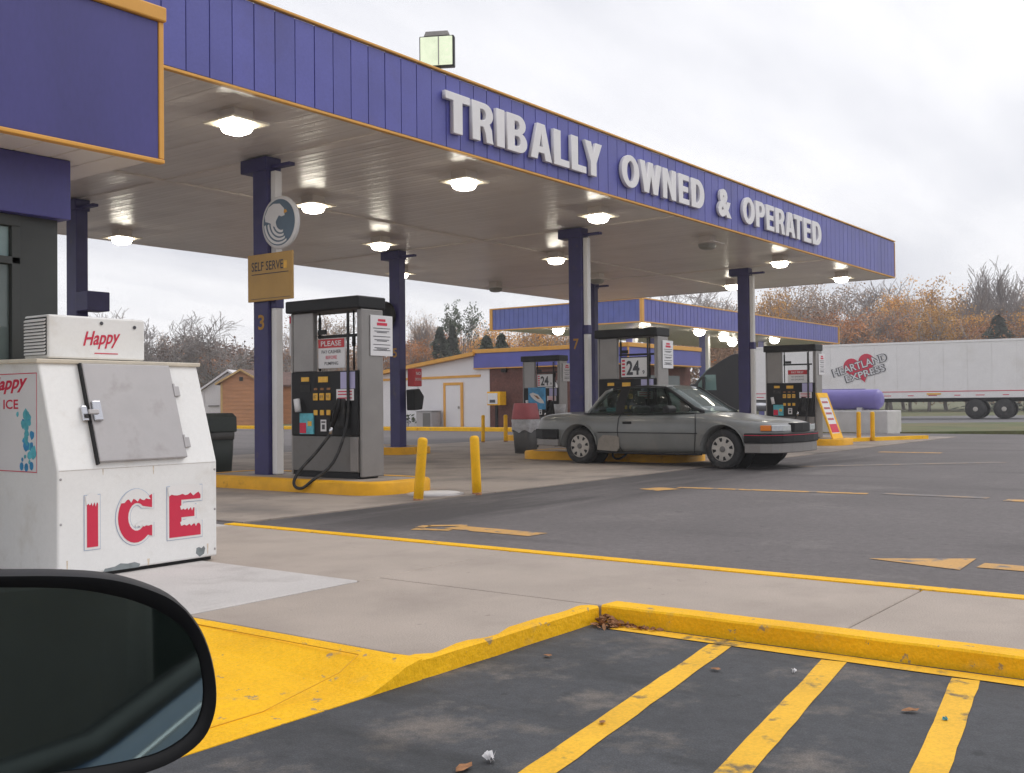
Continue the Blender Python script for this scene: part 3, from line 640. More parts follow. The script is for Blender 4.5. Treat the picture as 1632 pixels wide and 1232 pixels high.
# =================================================================== PUMP ISLANDS
def island(x0, x1, y0, y1, lab):
    r = .42; cx = (x0 + x1) / 2
    def outline(d):
        rr = r - d
        P = []
        for (ex, ey, a0) in ((x1 - r, y0 + r, -90), (x1 - r, y1 - r, 0), (x0 + r, y1 - r, 90), (x0 + r, y0 + r, 180)):
            P += arc(ex, ey, rr, rr, a0, a0 + 90, 7)
        return P
    t = thing('pump_island', lab, 'pump island', (cx, (y0 + y1) / 2, 0), 0, 'yellow kerbed pump islands'); off = Vector((-cx, -(y0 + y1) / 2, 0))
    mb = MB(); a = outline(0); b = outline(.02); c_ = outline(.16); n = len(a)
    vs = [(x, y, -.05) for x, y in a] + [(x, y, .13) for x, y in a] + [(x, y, .15) for x, y in b] + [(x, y, .152) for x, y in c_]
    mb.add(vs, [(k * n + i, k * n + (i + 1) % n, (k + 1) * n + (i + 1) % n, (k + 1) * n + i) for k in range(3) for i in range(n)], True)
    mb.obj('kerb_band', mat['island_y'], t).location = off
    MB().add([(x, y, .147) for x, y in outline(.15)], [tuple(range(n))]).obj('concrete_top', mat['apron'], t).location = off
island(8.75, 10.0, 8.5, 11.9, 'yellow edged pump island under the nearest fuel pump and the column marked 3')
island(16.15, 17.45, 8.5, 11.95, 'yellow edged pump island behind the parked grey car')
island(23.9, 25.2, 8.5, 11.95, 'yellow edged pump island under the right fuel pump and folding sign')
island(16.15, 17.4, 14.95, 18.3, 'yellow edged pump island at the foot of the column marked 5')
island(23.9, 25.2, 14.95, 18.3, 'yellow edged pump island at the rear right, behind the bins')

# =================================================================== FUEL PUMPS
def pump(x, y, lab, var, z=.15, flip=False):
    t = thing('fuel_pump', lab, 'fuel pump', (x, y, z), math.pi if flip else 0, 'fuel pumps with black tops on the islands')
    D, Wd = .185, .60
    MB().box(-D + .02, D - .02, -Wd + .03, Wd - .03, 0, .075).obj('plinth', mat['black'], t)
    MB().box(-D, D, -Wd + .012, Wd - .012, .078, .515).obj('lower_panel', mat['grey'], t, .008)
    MB().box(-D - .012, D + .012, -Wd + .008, Wd - .008, .518, 1.32).obj('control_panel', mat['black'], t, .012)
    MB().box(-D - .018, -D + .01, -Wd + .012, -Wd + .14, .09, .51).obj('hose_guard', mat['metal'], t, .004)
    for s in (-1, 1):
        y0, y1 = (Wd - .008, Wd + .028) if s > 0 else (-Wd - .028, -Wd + .008)
        if s < 0: MB().box(-D + .01, D + .02, y0 - .01, y1 - .002, .02, 2.07).obj('side_panel', mat['metal'], t, .012)
        else: MB().box(-D + .01, D + .02, y0 + .002, y1, .02, 2.07).obj('side_panel', mat['metal'], t, .012)
    MB().box(-D + .02, -D + .10, .22, Wd - .01, 1.322, 2.07).obj('post', mat['metal'], t, .01)
    MB().box(-D + .02, -D + .10, -Wd + .01, -Wd + .05, 1.322, 2.07).obj('post', mat['metal'], t, .01)
    MB().box(-D - .06, D + .06, -Wd - .05, Wd + .05, 2.072, 2.225).obj('top_canopy', mat['black'], t, .018)
    fx = -D - .013          # face of the control panel
    MB().box(fx - .008, fx - .001, .26, .40, 1.20, 1.255).obj('display', mat['amber'], t)
    MB().box(fx - .008, fx - .001, -.08, .09, 1.185, 1.255).obj('display', mat['amber'], t)
    MB().box(fx - .006, fx - .001, .24, .42, 1.07, 1.16).obj('card_slot', mat['rubber'], t)
    for k in range(3):
        yy = .14 - k * .115
        MB().box(fx - .016, fx - .001, yy - .04, yy + .04, .96, 1.05).obj('button', mat['amber'], t, .006)
        MB().box(fx - .012, fx - .001, yy - .035, yy + .035, .775, .84).obj('button', mat['amber'], t, .006)
        MB().box(fx - .006, fx - .001, yy - .03, yy + .03, 1.09, 1.115).obj('price_window', mat['leaf_dead'], t)
        text('octane_number', ('87', '89', '93')[k], mat['ink'], t, (fx - .0175, yy, .985), (0, -1, 0), (0, 0, 1), .04, align='C')
    # nozzle in its holster, hose over the front
    MB().box(fx - .05, fx - .001, -.40, -.28, .62, .98).obj('nozzle_boot', mat['rubber'], t, .02)
    nz_ = MB().tube([(fx - .05, -.33, .98), (fx - .07, -.31, .86), (fx - .075, -.26, .72), (fx - .08, -.21, .60)], [.03, .04, .034, .022], 8)
    nz_.tube([(fx - .09, -.33, .92), (fx - .14, -.29, .83), (fx - .12, -.24, .70)], .012, 6); nz_.obj('nozzle', mat['black'], t)
    MB().tube([(fx - .078, -.225, .63), (fx - .082, -.20, .54)], .026, 8).obj('swivel', mat['chrome'], t)
    pts = [(fx - .082, -.205, .55), (fx - .22, -.10, .33), (fx - .40, -.01, .12), (fx - .475, .02, -.01), (fx - .485, -.02, -.082), (fx - .48, -.13, -.09), (fx - .44, -.25, -.005), (fx - .20, -.38, .22), (fx - .03, -.44, .7), (fx - .028, -.455, 1.2), (fx - .02, -.455, 2.04)]
    sm = []
    for i in range(len(pts) - 1):
        p0, p1, p2, p3 = (Vector(pts[max(0, min(len(pts) - 1, j))]) for j in (i - 1, i, i + 1, i + 2))
        for q in range(4):
            u = q / 4; sm.append(.5 * ((2 * p1) + (p2 - p0) * u + (2 * p0 - 5 * p1 + 4 * p2 - p3) * u * u + (3 * p1 - p0 - 3 * p2 + p3) * u ** 3))
    sm.append(Vector(pts[-1]))
    MB().tube(sm, .019, 8).obj('hose', mat['rubber'], t)
    MB().tube([(-D + .10, .18, 1.33), (-D + .10, .18, 2.06)], .012, 6).tube([(-D + .10, .18, 1.75), (-D + .10, .18, 2.0)], .02, 6).obj('hose_retractor', mat['black'], t)
    MB().tube([(-D + .10, -.42, 1.33), (-D + .10, -.42, 2.06)], .012, 6).tube([(-D + .10, -.42, 1.62), (-D + .10, -.42, 1.75)], .024, 6).obj('hose_retractor', mat['black'], t)
    MB().box(-D + .08, -D + .12, -.50, .2, 1.74, 1.775).obj('crossbar', mat['black'], t)
    # notice on the end panel
    e = -Wd - .041
    MB().box(-.03, .36, e - .012, e, 1.50, 2.0).obj('notice_board', mat['paper'], t, .004)
    pr = MB(); pr.box(.10, .23, e - .0145, e - .0125, 1.925, 1.955).box(.08, .26, e - .0145, e - .0125, 1.875, 1.91)
    pr.obj('notice_heading', mat['inkred'], t)
    ln = MB()
    for k, zz_ in enumerate((1.84, 1.805, 1.79, 1.74, 1.70, 1.685, 1.64, 1.60, 1.585, 1.57)):
        wv = (.30, .26, .18)[k % 3]; ln.box(.165 - wv / 2, .165 + wv / 2, e - .0145, e - .0125, zz_ - .004, zz_ + .004)
    ln.obj('notice_lines', mat['ink'], t)
    # printed sheets
    MB().box(fx - .004, fx - .001, -.55, -.30, 1.10, 1.32 - .015).obj('sheet', mat['lavender'], t)
    MB().box(fx - .006, fx - .001, -.53, -.23, .955, 1.095).obj('sheet', mat['paper'], t)
    mb = MB()
    for zz_ in (1.065, 1.03, .985): mb.box(fx - .0085, fx - .0065, -.50, -.26, zz_ - .007, zz_ + .007)
    mb.obj('sheet_lines', mat['inkred'], t)
    MB().box(fx - .004, fx - .001, -.045, .055, .575, .72).obj('sticker', mat['paper'], t)
    mb = MB(); mb.box(fx - .006, fx - .0045, -.02, .03, .60, .66).box(fx - .006, fx - .0045, -.03, .04, .68, .70); mb.obj('sticker_symbol', mat['ink'], t)
    MB().box(fx - .02, fx - .002, .17, .42, .54, .80).obj('advert', mat['teal'], t)
    MB().box(fx - .023, fx - .0205, .30, .415, .55, .68).obj('advert_print', mat['inkred'], t)
    MB().box(fx - .023, fx - .0205, .20, .27, .64, .70).obj('advert_print', mat['amber'], t)
    MB().tube([(fx - .06, .40, .82), (fx - .06, .43, .98)], .04, 8).obj('paper_roll', mat['paper'], t)
    MB().box(-D + .005, -D + .03, -.02, .12, 1.78, 1.84).obj('speaker_box', mat['black'], t)
    # the plate standing in the open middle
    px = -D + .06
    if var == 'please':
        MB().box(px, px + .02, -.30, .17, 1.36, 1.73).obj('notice_plate', mat['paper'], t, .004)
        MB().box(px - .004, px - .0005, -.295, .165, 1.615, 1.725).obj('notice_band', mat['red'], t)
        text('lettering', 'PLEASE', mat['paper'], t, (px - .006, -.065, 1.637), (0, -1, 0), (0, 0, 1), .065, .36, align='C', bold=.01)
        for s, zz_, m in (('PAY CASHIER', 1.545, 'ink'), ('BEFORE', 1.475, 'inkred'), ('PUMPING', 1.40, 'ink')):
            text('lettering', s, mat[m], t, (px - .002, -.065, zz_), (0, -1, 0), (0, 0, 1), .042, align='C', maxw=.36, bold=.01)
    elif var == 'price':
        MB().box(px, px + .02, -.42, .17, 1.335, 1.72).obj('price_plate', mat['black'], t, .004)
        MB().box(px - .004, px - .0005, -.40, .15, 1.355, 1.70).obj('price_face', mat['paper'], t)
        text('price_digits', '24', mat['ink'], t, (px - .006, .04, 1.39), (0, -1, 0), (0, 0, 1), .26, .27, bold=.03)
        text('price_digits', '9', mat['ink'], t, (px - .006, -.29, 1.40), (0, -1, 0), (0, 0, 1), .07, bold=.02)
        mb = MB()
        for k in range(5): mb.box(px - .0065, px - .0045, .07, .13, 1.385 + k * .062, 1.42 + k * .062)
        mb.obj('price_bars', mat['inkred'], t)
    elif var == 'stop':
        MB().box(px, px + .02, -.40, .08, 1.33, 1.63).obj('notice_plate', mat['paper'], t, .004)
        MB().box(px - .004, px - .0005, -.395, .075, 1.52, 1.625).obj('notice_band', mat['red'], t)
        text('lettering', 'PAY FIRST', mat['paper'], t, (px - .006, -.16, 1.545), (0, -1, 0), (0, 0, 1), .05, align='C', maxw=.34, bold=.01)
        for zz_ in (1.45, 1.38): text('lettering', 'NO SMOKING', mat['ink'], t, (px - .002, -.16, zz_), (0, -1, 0), (0, 0, 1), .035, align='C', maxw=.36)
    return t
pump(9.385, 9.76, 'nearest fuel pump with a red and white PLEASE plate in its open frame', 'please')
pump(16.8, 9.78, 'fuel pump with a big 24 price plate, right behind the grey car', 'price')
pump(24.47, 9.80, 'rightmost fuel pump, seen against the white lorry trailer', 'stop')
pump(24.5, 17.1, 'far fuel pump left of the column marked 7, above the red topped bin', 'price')
# white board beside pump one's column and small extras
t = thing('hanging_notice', 'narrow white notice with a red head hanging beside the column marked 3', 'notice', (9.40, 10.43, 1.70))
MB().box(-.02, .0, -.035, .17, 0, .52).obj('board', mat['paper'], t)
MB().box(-.0235, -.0205, -.03, .165, .42, .51).obj('heading', mat['inkred'], t)
mb = MB()
for zz_ in (.34, .30, .22, .18, .10, .06): mb.box(-.0235, -.0205, .02, .13, zz_ - .008, zz_ + .008)
mb.obj('lines', mat['ink'], t)

# round emblem and self serve board on the column marked 3
sx, sy = 9.225, 10.93
t = thing('round_emblem', 'round white rimmed emblem with a curling wave hung on the column marked 3', 'sign', (sx, sy - .36, 3.42))
fn = lambda x, y, z: (-z, -x, y)
MB().lathe([(.33, -.03), (.345, 0), (.345, .02), (.30, .032)], 40, fn=fn).obj('rim', mat['paper'], t)
MB().lathe([(.30, .033), (.30, .036)], 40, fn=fn).obj('face', M('emblem_blue', (0.10, 0.15, 0.21), 0.5, var=.1), t)
P2 = lambda poly, h: MB().prism(poly, h, h + .003, lambda a, b, q: (-q, -a, b))
wave = [(-.27, .10), (-.20, .21), (-.10, .25), (.02, .24), (.10, .17), (.11, .08), (.05, .07), (.0, .09), (-.05, .03), (-.09, -.05), (-.14, -.03), (-.16, -.0), (-.22, .02), (-.26, .03)]
P2(wave, .037).obj('wave_crest', mat['paper'], t)
for k in range(4):
    r0 = .285 - k * .05
    outer = arc(0.0 + k * .015, .0, r0, r0, 185, 300 - k * 6, 14); inner = arc(0.012 + k * .016, .012, r0 - .018, r0 - .018, 300 - k * 6, 185, 14)
    P2(outer + inner, .0375 + k * .0005).obj('wave_line', mat['paper'], t)
P2([(.10, .105), (.16, .12), (.14, .155), (.10, .15)], .0385).obj('sun_spot', mat['orange'], t)
t = thing('self_serve_sign', 'tan yellow SELF SERVE board fixed to the column marked 3', 'sign', (sx, sy, 2.42))
MB().box(-.03, .0, -.60, .27, 0, .62).obj('board', M('sign_tan', (0.46, 0.27, 0.07), 0.5, var=.1, scale=2), t, .006)
text('lettering', 'SELF SERVE', mat['ink'], t, (-.032, .19, .40), (0, -1, 0), (0, 0, 1), .12, .62, bold=.008)
MB().box(-.033, -.0305, -.53, .19, .352, .362).box(-.033, -.0305, -.56, .2, .03, .036).obj('underline', mat['ink'], t)
MB().box(-.0325, -.0305, -.50, -.44, .40, .50).obj('amber_patch', mat['amber'], t)

# things on the column marked 5
t = thing('notice_box', 'red notice box with white print on the column marked 5', 'notice box', (16.88, 15.245, 1.43))
MB().box(-.10, .13, -.19, 0.02, 0, .38).obj('box', mat['red'], t, .015)
text('lettering', 'NO', mat['paper'], t, (.015, -.192, .24), (1, 0, 0), (0, 0, 1), .07, align='C', bold=.02)
text('lettering', 'SMOKING', mat['paper'], t, (.015, -.192, .12), (1, 0, 0), (0, 0, 1), .06, align='C', maxw=.2)
t = thing('squeegee_holder', 'black wash bucket with squeegee strapped to the column marked 5 below the red box', 'wash bucket', (16.88, 15.23, .92))
MB().prism([(-.10, 0), (.16, .02), (.22, .30), (.08, .46), (-.12, .44)], -.20, .08, lambda a, b, h: (a, h * .8, b)).obj('bucket', mat['black'], t, .02)
MB().tube([(.15, -.08, .34), (.10, -.08, .50)], .014, 6).obj('handle', mat['paper'], t)
t = thing('round_mirror', 'round black disc mounted on the left side of the column marked 5', 'mirror', (16.60, 15.72, 2.95))
MB().lathe([(.30, 0), (.31, .03), (.24, .09), (.10, .12)], 28, fn=lambda x, y, z: (-z, x, y)).obj('disc', mat['black'], t)
MB().box(-.02, .05, -.12, .06, -.04, .04).obj('arm', mat['black'], t)

# =================================================================== POSTS
def post(x, y, z, h, r, lean, az, lab):
    t = thing('bollard', lab, 'bollard', (x, y, z), 0, 'yellow steel posts')
    d = Vector((math.sin(lean) * math.cos(az), math.sin(lean) * math.sin(az), math.cos(lean)))
    prof = [(r, -.1), (r, h * .3), (r, h * .6), (r, h - r * .7), (r * .92, h - r * .35), (r * .65, h - r * .08), (r * .2, h)]
    q = d.to_track_quat('Z', 'Y').to_matrix()
    MB().lathe(prof, 16, fn=lambda a, b, c: tuple(q @ Vector((a, b, c)))).obj('post', mat['yellow'], t)
    MB().lathe([(r * 1.02, -.02), (r * 1.02, .03)], 16, fn=lambda a, b, c: tuple(q @ Vector((a, b, c)))).obj('collar', mat['leaf_dead'], t)
    return t
post(8.72, 7.79, -.012, .70, .055, R(4.8), R(-53), 'yellow post leaning right, at the end of the nearest pump island')
post(9.68, 7.73, -.012, .69, .055, R(2.2), R(127), 'yellow post leaning slightly left, right of the pale filler lid')
post(22.61, 17.83, 0, .74, .05, R(1), 0, 'thin yellow post in front of the white building wall')
post(23.22, 17.52, 0, .74, .055, 0, 0, 'thin yellow post in front of the brick wall')
post(26.94, 9.07, -.012, .76, .055, 0, 0, 'left one of the two yellow posts in front of the purple tank')
post(27.06, 8.76, -.012, .76, .055, R(.6), 0, 'right one of the two yellow posts in front of the purple tank')

# =================================================================== BINS
t = thing('litter_bin', 'grey litter bin with faded red hood and clear bin liner beside the grey car', 'litter bin', (18.12, 13.14, 0))
def rbox(w0, w1, z0, z1, bulge=.02):
    mb = MB(); vs = []; n = 24
    for z, w in ((z0, w0), ((z0 + z1) / 2, (w0 + w1) / 2 + bulge * .2), (z1, w1)):
        for j in range(n):
            a = 2 * math.pi * (j + .5) / n; c, s = math.cos(a), math.sin(a); q = (abs(c) ** 6 + abs(s) ** 6) ** (-1 / 6)
            vs.append((w * c * q, w * s * q, z))
    return mb.add(vs, [(i * n + j, i * n + (j + 1) % n, (i + 1) * n + (j + 1) % n, (i + 1) * n + j) for i in range(2) for j in range(n)] + [tuple(range(n - 1, -1, -1)), tuple(2 * n + j for j in range(n))], True)
rbox(.19, .225, 0, .60).obj('bin_body', mat['greybin'], t)
mb = MB(); n = 40; vs = []
for z, w in ((.46, .232), (.52, .24), (.60, .236), (.70, .242), (.72, .22)):
    for j in range(n):
        a = 2 * math.pi * (j + .5) / n; c, s = math.cos(a), math.sin(a); q = (abs(c) ** 6 + abs(s) ** 6) ** (-1 / 6); w_ = w + .008 * math.sin(j * 2.7 + z * 30) + (.03 * math.sin(j * 1.3) if z < .5 else 0) * .3
        vs.append((w_ * c * q, w_ * s * q, z + (.03 * math.sin(j * .9) if z < .5 else 0)))
mb.add(vs, [(i * n + j, i * n + (j + 1) % n, (i + 1) * n + (j + 1) % n, (i + 1) * n + j) for i in range(4) for j in range(n)], True).obj('bin_liner', mat['bag'], t)
rbox(.245, .20, .71, 1.05).obj('hood', mat['redlid'], t, .02)
t = thing('litter_bin', 'dark green litter bin with angled hood, just behind the ice chest', 'litter bin', (10.75, 13.9, 0), R(-10))
rbox(.20, .23, 0, .58).obj('bin_body', mat['greenbin'], t)
rbox(.236, .24, .52, .66).obj('bin_liner', mat['greybin'], t)
MB().prism([(-.26, 0), (.26, 0), (.25, .24), (.13, .30), (-.24, .30)], -.24, .24, lambda a, b, h: (h, -a, .64 + b)).obj('hood', mat['greenbin'], t, .02)

# poster board leaning on the end of the right pump
t = thing('poster_board', 'yellow framed board with red and white poster leaning against the rightmost pump', 'sign', (24.42, 8.72, .152), R(-4))
PB = lambda a, b, h: (a, b * .34 - h, b * .94)
mb = MB()
for a0, a1, b0, b1 in ((-.28, -.22, 0, 1.14), (.22, .28, 0, 1.14), (-.22, .22, 1.02, 1.14), (-.22, .22, .0, .13)): mb.prism([(a0, b0), (a1, b0), (a1, b1), (a0, b1)], -.02, .02, PB)
mb.obj('frame', mat['yellow'], t)
MB().prism([(-.22, .13), (.22, .13), (.22, 1.02), (-.22, 1.02)], -.008, .010, PB).obj('poster', mat['paper'], t)
MB().prism([(-.20, .15), (.20, .15), (.20, .36), (-.20, .36)], .011, .013, PB).obj('poster_print', mat['inkred'], t)
q = MB()
for b in (.46, .60, .73, .88): q.prism([(-.17, b), (.15, b), (.15, b + .05), (-.17, b + .05)], .011, .013, PB)
q.obj('poster_lines', mat['redlid'], t)
text('lettering', 'SALE', mat['ink'], t, PB(0, 1.05, .0205), (1, 0, 0), (0, .34, .94), .06, .2, align='C') if False else None
# blue advert board near the far pump
t = thing('advert_board', 'blue advertising board with a white swoosh picture above the red topped bin', 'advert', (20.6, 14.6, 0))
MB().tube([(0, 0, 0), (0, 0, 1.0)], .025, 8).obj('stand', mat['black'], t)
MB().box(-.02, .02, -.24, .24, .90, 1.42).obj('board', mat['poster_blue'], t)
P3 = lambda poly, h: MB().prism(poly, h, h + .003, lambda a, b, q: (-q, -a, b))
P3([(-.20, 1.27), (-.10, 1.30), (.05, 1.25), (.20, 1.10), (.22, 1.04), (.10, 1.05), (-.05, 1.12), (-.15, 1.2)], .021).obj('picture', mat['paper'], t)
P3([(-.08, 1.24), (.02, 1.22), (.10, 1.15), (.04, 1.15)], .0245).obj('picture', mat['leaf_dead'], t)
t = thing('water_jug', 'small pale bucket standing between the bin and the far pump', 'bucket', (21.2, 14.35, 0))
MB().box(-.03, .03, -.15, .15, 0, .75).obj('stand', mat['greybin'], t); MB().lathe([(.12, .75), (.15, 1.02), (.13, 1.02)], 16).obj('tub', mat['bag'], t)

# =================================================================== STORE
st = thing('store_building', 'store front at the left with a big purple awning box edged in orange', 'store', (4.59, 6.5, 0)); so = Vector((-4.59, -6.5, 0))
def sp_(mb, n, m, bevel=0, par=None):
    o = mb.obj(n, m, st, bevel); o.location = so; return o
sp_(MB().box(-6, 4.55, 6.53, 7.62, 2.82, 3.86), 'awning_box', mat['purple_store_dim'], .006)
sp_(MB().box(-6, 4.545, 6.50, 6.528, 2.815, 3.795), 'awning_face', mat['purple_store_dim'], .004)
sp_(MB().box(-6, 4.60, 6.47, 6.56, 3.80, 3.905), 'awning_cap', mat['orange'], .01)
sp_(MB().box(-6, 4.59, 6.485, 6.55, 2.785, 2.813), 'awning_trim', mat['orange'], .006)
sp_(MB().box(4.548, 4.588, 6.49, 6.55, 2.815, 3.797), 'corner_trim', mat['orange'], .006)
for i in range(40): sp_(MB().box(4.5 - .26 * i - .25, 4.5 - .26 * i, 6.56, 7.60, 2.79, 2.818), 'soffit_board', mat['soffit'], .008)
sp_(MB().box(-6, 4.13, 6.93, 7.6, 2.37, 2.787), 'sign_band', mat['purple_store_dim'], .006)
wl = sp_(MB().box(3.80, 4.08, 7.02, 7.30, 0, 2.37).box(-6, 4.08, 7.30, 7.6, 0, 2.37), 'wall', mat['storedark'])
sp_(MB().box(-6, 3.80, 7.0, 7.08, 2.29, 2.368).box(-6, 3.80, 7.0, 7.08, 2.03, 2.08).box(-6, 3.80, 7.0, 7.08, .0, .45).box(3.74, 3.80, 7.0, 7.08, .45, 2.29).box(2.55, 2.62, 7.0, 7.08, .45, 2.29).box(1.4, 1.47, 7.0, 7.08, .45, 2.29), 'window_frame', mat['storedark'], .004)
for x0, x1 in ((2.63, 3.735), (1.48, 2.54), (-6, 1.39)):
    sp_(MB().box(x0, x1, 7.035, 7.05, 2.085, 2.285), 'upper_pane', mat['storeglass_up'])
    sp_(MB().box(x0, x1, 7.035, 7.05, .455, 2.025), 'lower_pane', mat['storeglass'])
sp_(MB().box(3.20, 3.70, 7.055, 7.06, 1.55, 1.75), 'window_notice', mat['paper'])
bx = thing('wall_box', 'dark box fixed to the left column beside the store corner', 'box', (9.34, 15.25, 2.55))
MB().box(-.16, .22, -.30, .04, 0, .30).obj('box', mat['purple_dark'], bx, .01)

# =================================================================== ICE CHEST
IX0, IX1, IY = 3.465, 4.625, 5.97
ic = thing('ice_chest', 'white ice merchandiser with slanted steel door and red ICE letters on its front', 'ice chest', (IX0, IY, 0))
prof = [(0, .03), (0, .675), (.215, 1.335), (.95, 1.345), (.95, .03)]
MB().prism(prof, 0, IX1 - IX0, lambda a, b, h: (h, a, b)).obj('cabinet', mat['chestw'], ic, .014, 3)
MB().prism([(.195, 1.325), (.19, 1.352), (.97, 1.362), (.97, 1.338)], -.02, IX1 - IX0 + .015, lambda a, b, h: (h, a, b)).obj('lid_edge', mat['cream'], ic, .006)
MB().box(.03, IX1 - IX0 - .03, .03, .9, .006, .04).obj('skid', mat['black'], ic)
sn = Vector((0, -.66, .215)).normalized()   # outward normal of the slanted face
def SL(x, b, k): # x along, b metres up the slope from the fold, k out
    d = Vector((0, .215, .66)).normalized(); p = Vector((x, 0, .675)) + d * b + sn * k; return tuple(p)
def slab3(mb, x0, x1, b0, b1, k0, k1, sk=0.0):
    q = [SL(x0, b0, k0), SL(x1, b0, k0), SL(x1 + sk, b1, k0), SL(x0 + sk, b1, k0), SL(x0, b0, k1), SL(x1, b0, k1), SL(x1 + sk, b1, k1), SL(x0 + sk, b1, k1)]
    return mb.add(q, [(0, 1, 2, 3), (4, 5, 6, 7), (0, 1, 5, 4), (1, 2, 6, 5), (2, 3, 7, 6), (3, 0, 4, 7)])
dr = slab3(MB(), .265, .905, .03, .675, .004, .04).obj('door', mat['steel'], ic, .006)
slab3(MB(), .255, .268, .02, .68, .002, .03).obj('door_gasket', mat['black'], dr)
lt = slab3(slab3(MB(), .215, .262, .30, .40, .003, .025), .27, .33, .29, .42, .041, .062).obj('latch', mat['chrome'], ic, .006)
slab3(MB(), .23, .30, .33, .36, .062, .075).obj('latch_bar', mat['steel'], lt, .004)
# compressor housing
MB().box(.135, .825, .33, .62, 1.364, 1.64).obj('compressor_box', mat['chestw'], ic, .012)
lv = MB()
for k in range(11): lv.prism([(.36, 1.395 + k * .021), (.60, 1.395 + k * .021), (.60, 1.405 + k * .021), (.36, 1.405 + k * .021)], 0, 1, lambda a, b, h: (.122 + h * .012, a, b + (1 - h) * -.008))
lv.obj('louvre', mat['white'], ic)
MB().box(.1335, .1345, .35, .61, 1.385, 1.625).obj('louvre_opening', mat['storedark'], ic)
for x in (.50, .745): MB().lathe([(.012, 0), (.012, .004)], 10, (x, .329, 1.60 if x < .6 else 1.585), fn=lambda a, b, c: (a, -c, b)).obj('screw', mat['ink'], ic)
text('lettering', 'Happy', mat['inkred'], ic, (.37, .3285, 1.42), (1, -0, .10), (0, 0, 1), .12, .27, .0015, .015, shear=.35)
mb = MB(); mb.box(.45, .62, .3275, .329, 1.40, 1.406); mb.obj('underline', mat['inkred'], ic)
# ICE letters with a snow cap and pale blue outline
blue_o = M('pale_blue_outline', (0.38, 0.46, 0.60), 0.6, var=.05)
def icepoly(poly, k0, k1, m, name, par):
    o = MB().prism(poly, k0, k1, lambda a, b, h: (a, -h + .0145, b)).obj(name, m, par); return o
def drip(x0, x1, z, top, amp):
    n = 12; return [(x0 + (x1 - x0) * i / n, z + amp * (math.sin(i * 2.4 + x0 * 9) * .5 + (.5 if i % 3 else -.5))) for i in range(n + 1)] + [(x1 + .008, top - .012), (x1 - .015, top), ((x0 + x1) / 2, top + .012), (x0 + .015, top + .002), (x0 - .008, top - .012)]
def glyph_ice(ch, x0, x1, z0, z1):
    w, h = x1 - x0, z1 - z0; A = lambda a, b: (x0 + a * w, z0 + b * h)
    if ch == 'I': o = [(0, 0), (1, 0), (1, 1), (0, 1)]
    if ch == 'E': o = [(0, 0), (1, 0), (1, .24), (.38, .24), (.38, .40), (.80, .40), (.80, .60), (.38, .60), (.38, .76), (1, .76), (1, 1), (0, 1)]
    if ch == 'C': o = arc(.52, .5, .52, .5, 48, 312, 22) + [(1.0, .10), (1.0, .33)] + arc(.55, .5, .26, .27, 312, 48, 14) + [(1, .66), (1, .92)]
    return [A(a, b) for a, b in o]
for ch, x0, x1, z0, z1 in (('I', .188, .262, .195, .50), ('C', .40, .645, .188, .515), ('E', .775, 1.02, .19, .51)):
    letter = bpy.data.objects.new('ice_letter', None); 
    base = glyph_ice(ch, x0, x1, z0, z1)
    cx, cz = (x0 + x1) / 2, (z0 + z1) / 2
    grow = lambda s, q: [(cx + (x - cx) * (1 + s / (x1 - x0)) , cz + (z - cz) * (1 + s / (z1 - z0))) for x, z in q]
    if ch == 'I': bw, bo = [(x0 - .015, z0 - .015), (x1 + .015, z0 - .015), (x1 + .015, z1 + .012), (x0 - .015, z1 + .012)], [(x0 - .019, z0 - .019), (x1 + .019, z0 - .019), (x1 + .019, z1 + .016), (x0 - .019, z1 + .016)]
    elif ch == 'E': 
        off = .018
        def ofs(d): return [(x0 - d, z0 - d), (x1 + d, z0 - d), (x1 + d, z0 + .24 * (z1 - z0) + d), (x0 + .38 * (x1 - x0) + d, z0 + .24 * (z1 - z0) + d), (x0 + .38 * (x1 - x0) + d, z0 + .40 * (z1 - z0) - d), (x0 + .8 * (x1 - x0) + d, z0 + .40 * (z1 - z0) - d), (x0 + .8 * (x1 - x0) + d, z0 + .6 * (z1 - z0) + d), (x0 + .38 * (x1 - x0) + d, z0 + .6 * (z1 - z0) + d), (x0 + .38 * (x1 - x0) + d, z0 + .76 * (z1 - z0) - d), (x1 + d, z0 + .76 * (z1 - z0) - d), (x1 + d, z1 + d), (x0 - d, z1 + d)]
        bw, bo = ofs(.014), ofs(.018)
    else:
        def ofc(d): return [(x0 + a * (x1 - x0), z0 + b * (z1 - z0)) for a, b in arc(.52, .5, .52 + d / .245, .5 + d / .33, 44, 316, 22) + [(1.0 + d / .245, .08), (1.0 + d / .245, .36)] + arc(.55, .5, .26 - d / .245, .27 - d / .33, 314, 46, 14) + [(1 + d / .245, .63), (1 + d / .245, .94)]]
        bw, bo = ofc(.014), ofc(.018)
    ro = icepoly(bo, .0155, .0165, blue_o, 'letter_outline', ic)
    icepoly(bw, .017, .0185, mat['white'], 'letter_border', ro)
    icepoly(base, .019, .0205, mat['inkred'], 'ice_letter', ic)
    sc_ = drip(x0 - .004, x1 + .004, z1 - .045, z1 + .018, .014)
    if ch == 'C':
        w_, h_ = x1 - x0, z1 - z0
        sc_ = drip(x0 + .045, x1 - .012, z1 - .058, z1, .012)[:-5] + [(x0 + a * w_, z0 + b * h_) for a, b in arc(.52, .5, .54, .545, 50, 148, 16)]
    s1 = icepoly(sc_, .021, .0225, mat['white'], 'snow_cap', ic)
    if ch == 'C': icepoly(drip(x0 + .13, x1 + .004, z0 + .10, z0 + .125, .010), .021, .0225, mat['white'], 'snow_cap', ic)
    if ch == 'E':
        for zz_ in (z0 + .072, z0 + .178): icepoly(drip(x0 + .09, x1 - (.04 if zz_ > z0 + .1 else 0), zz_ + .0, zz_ + .035, .012), .021, .0225, mat['white'], 'snow_cap', ic)
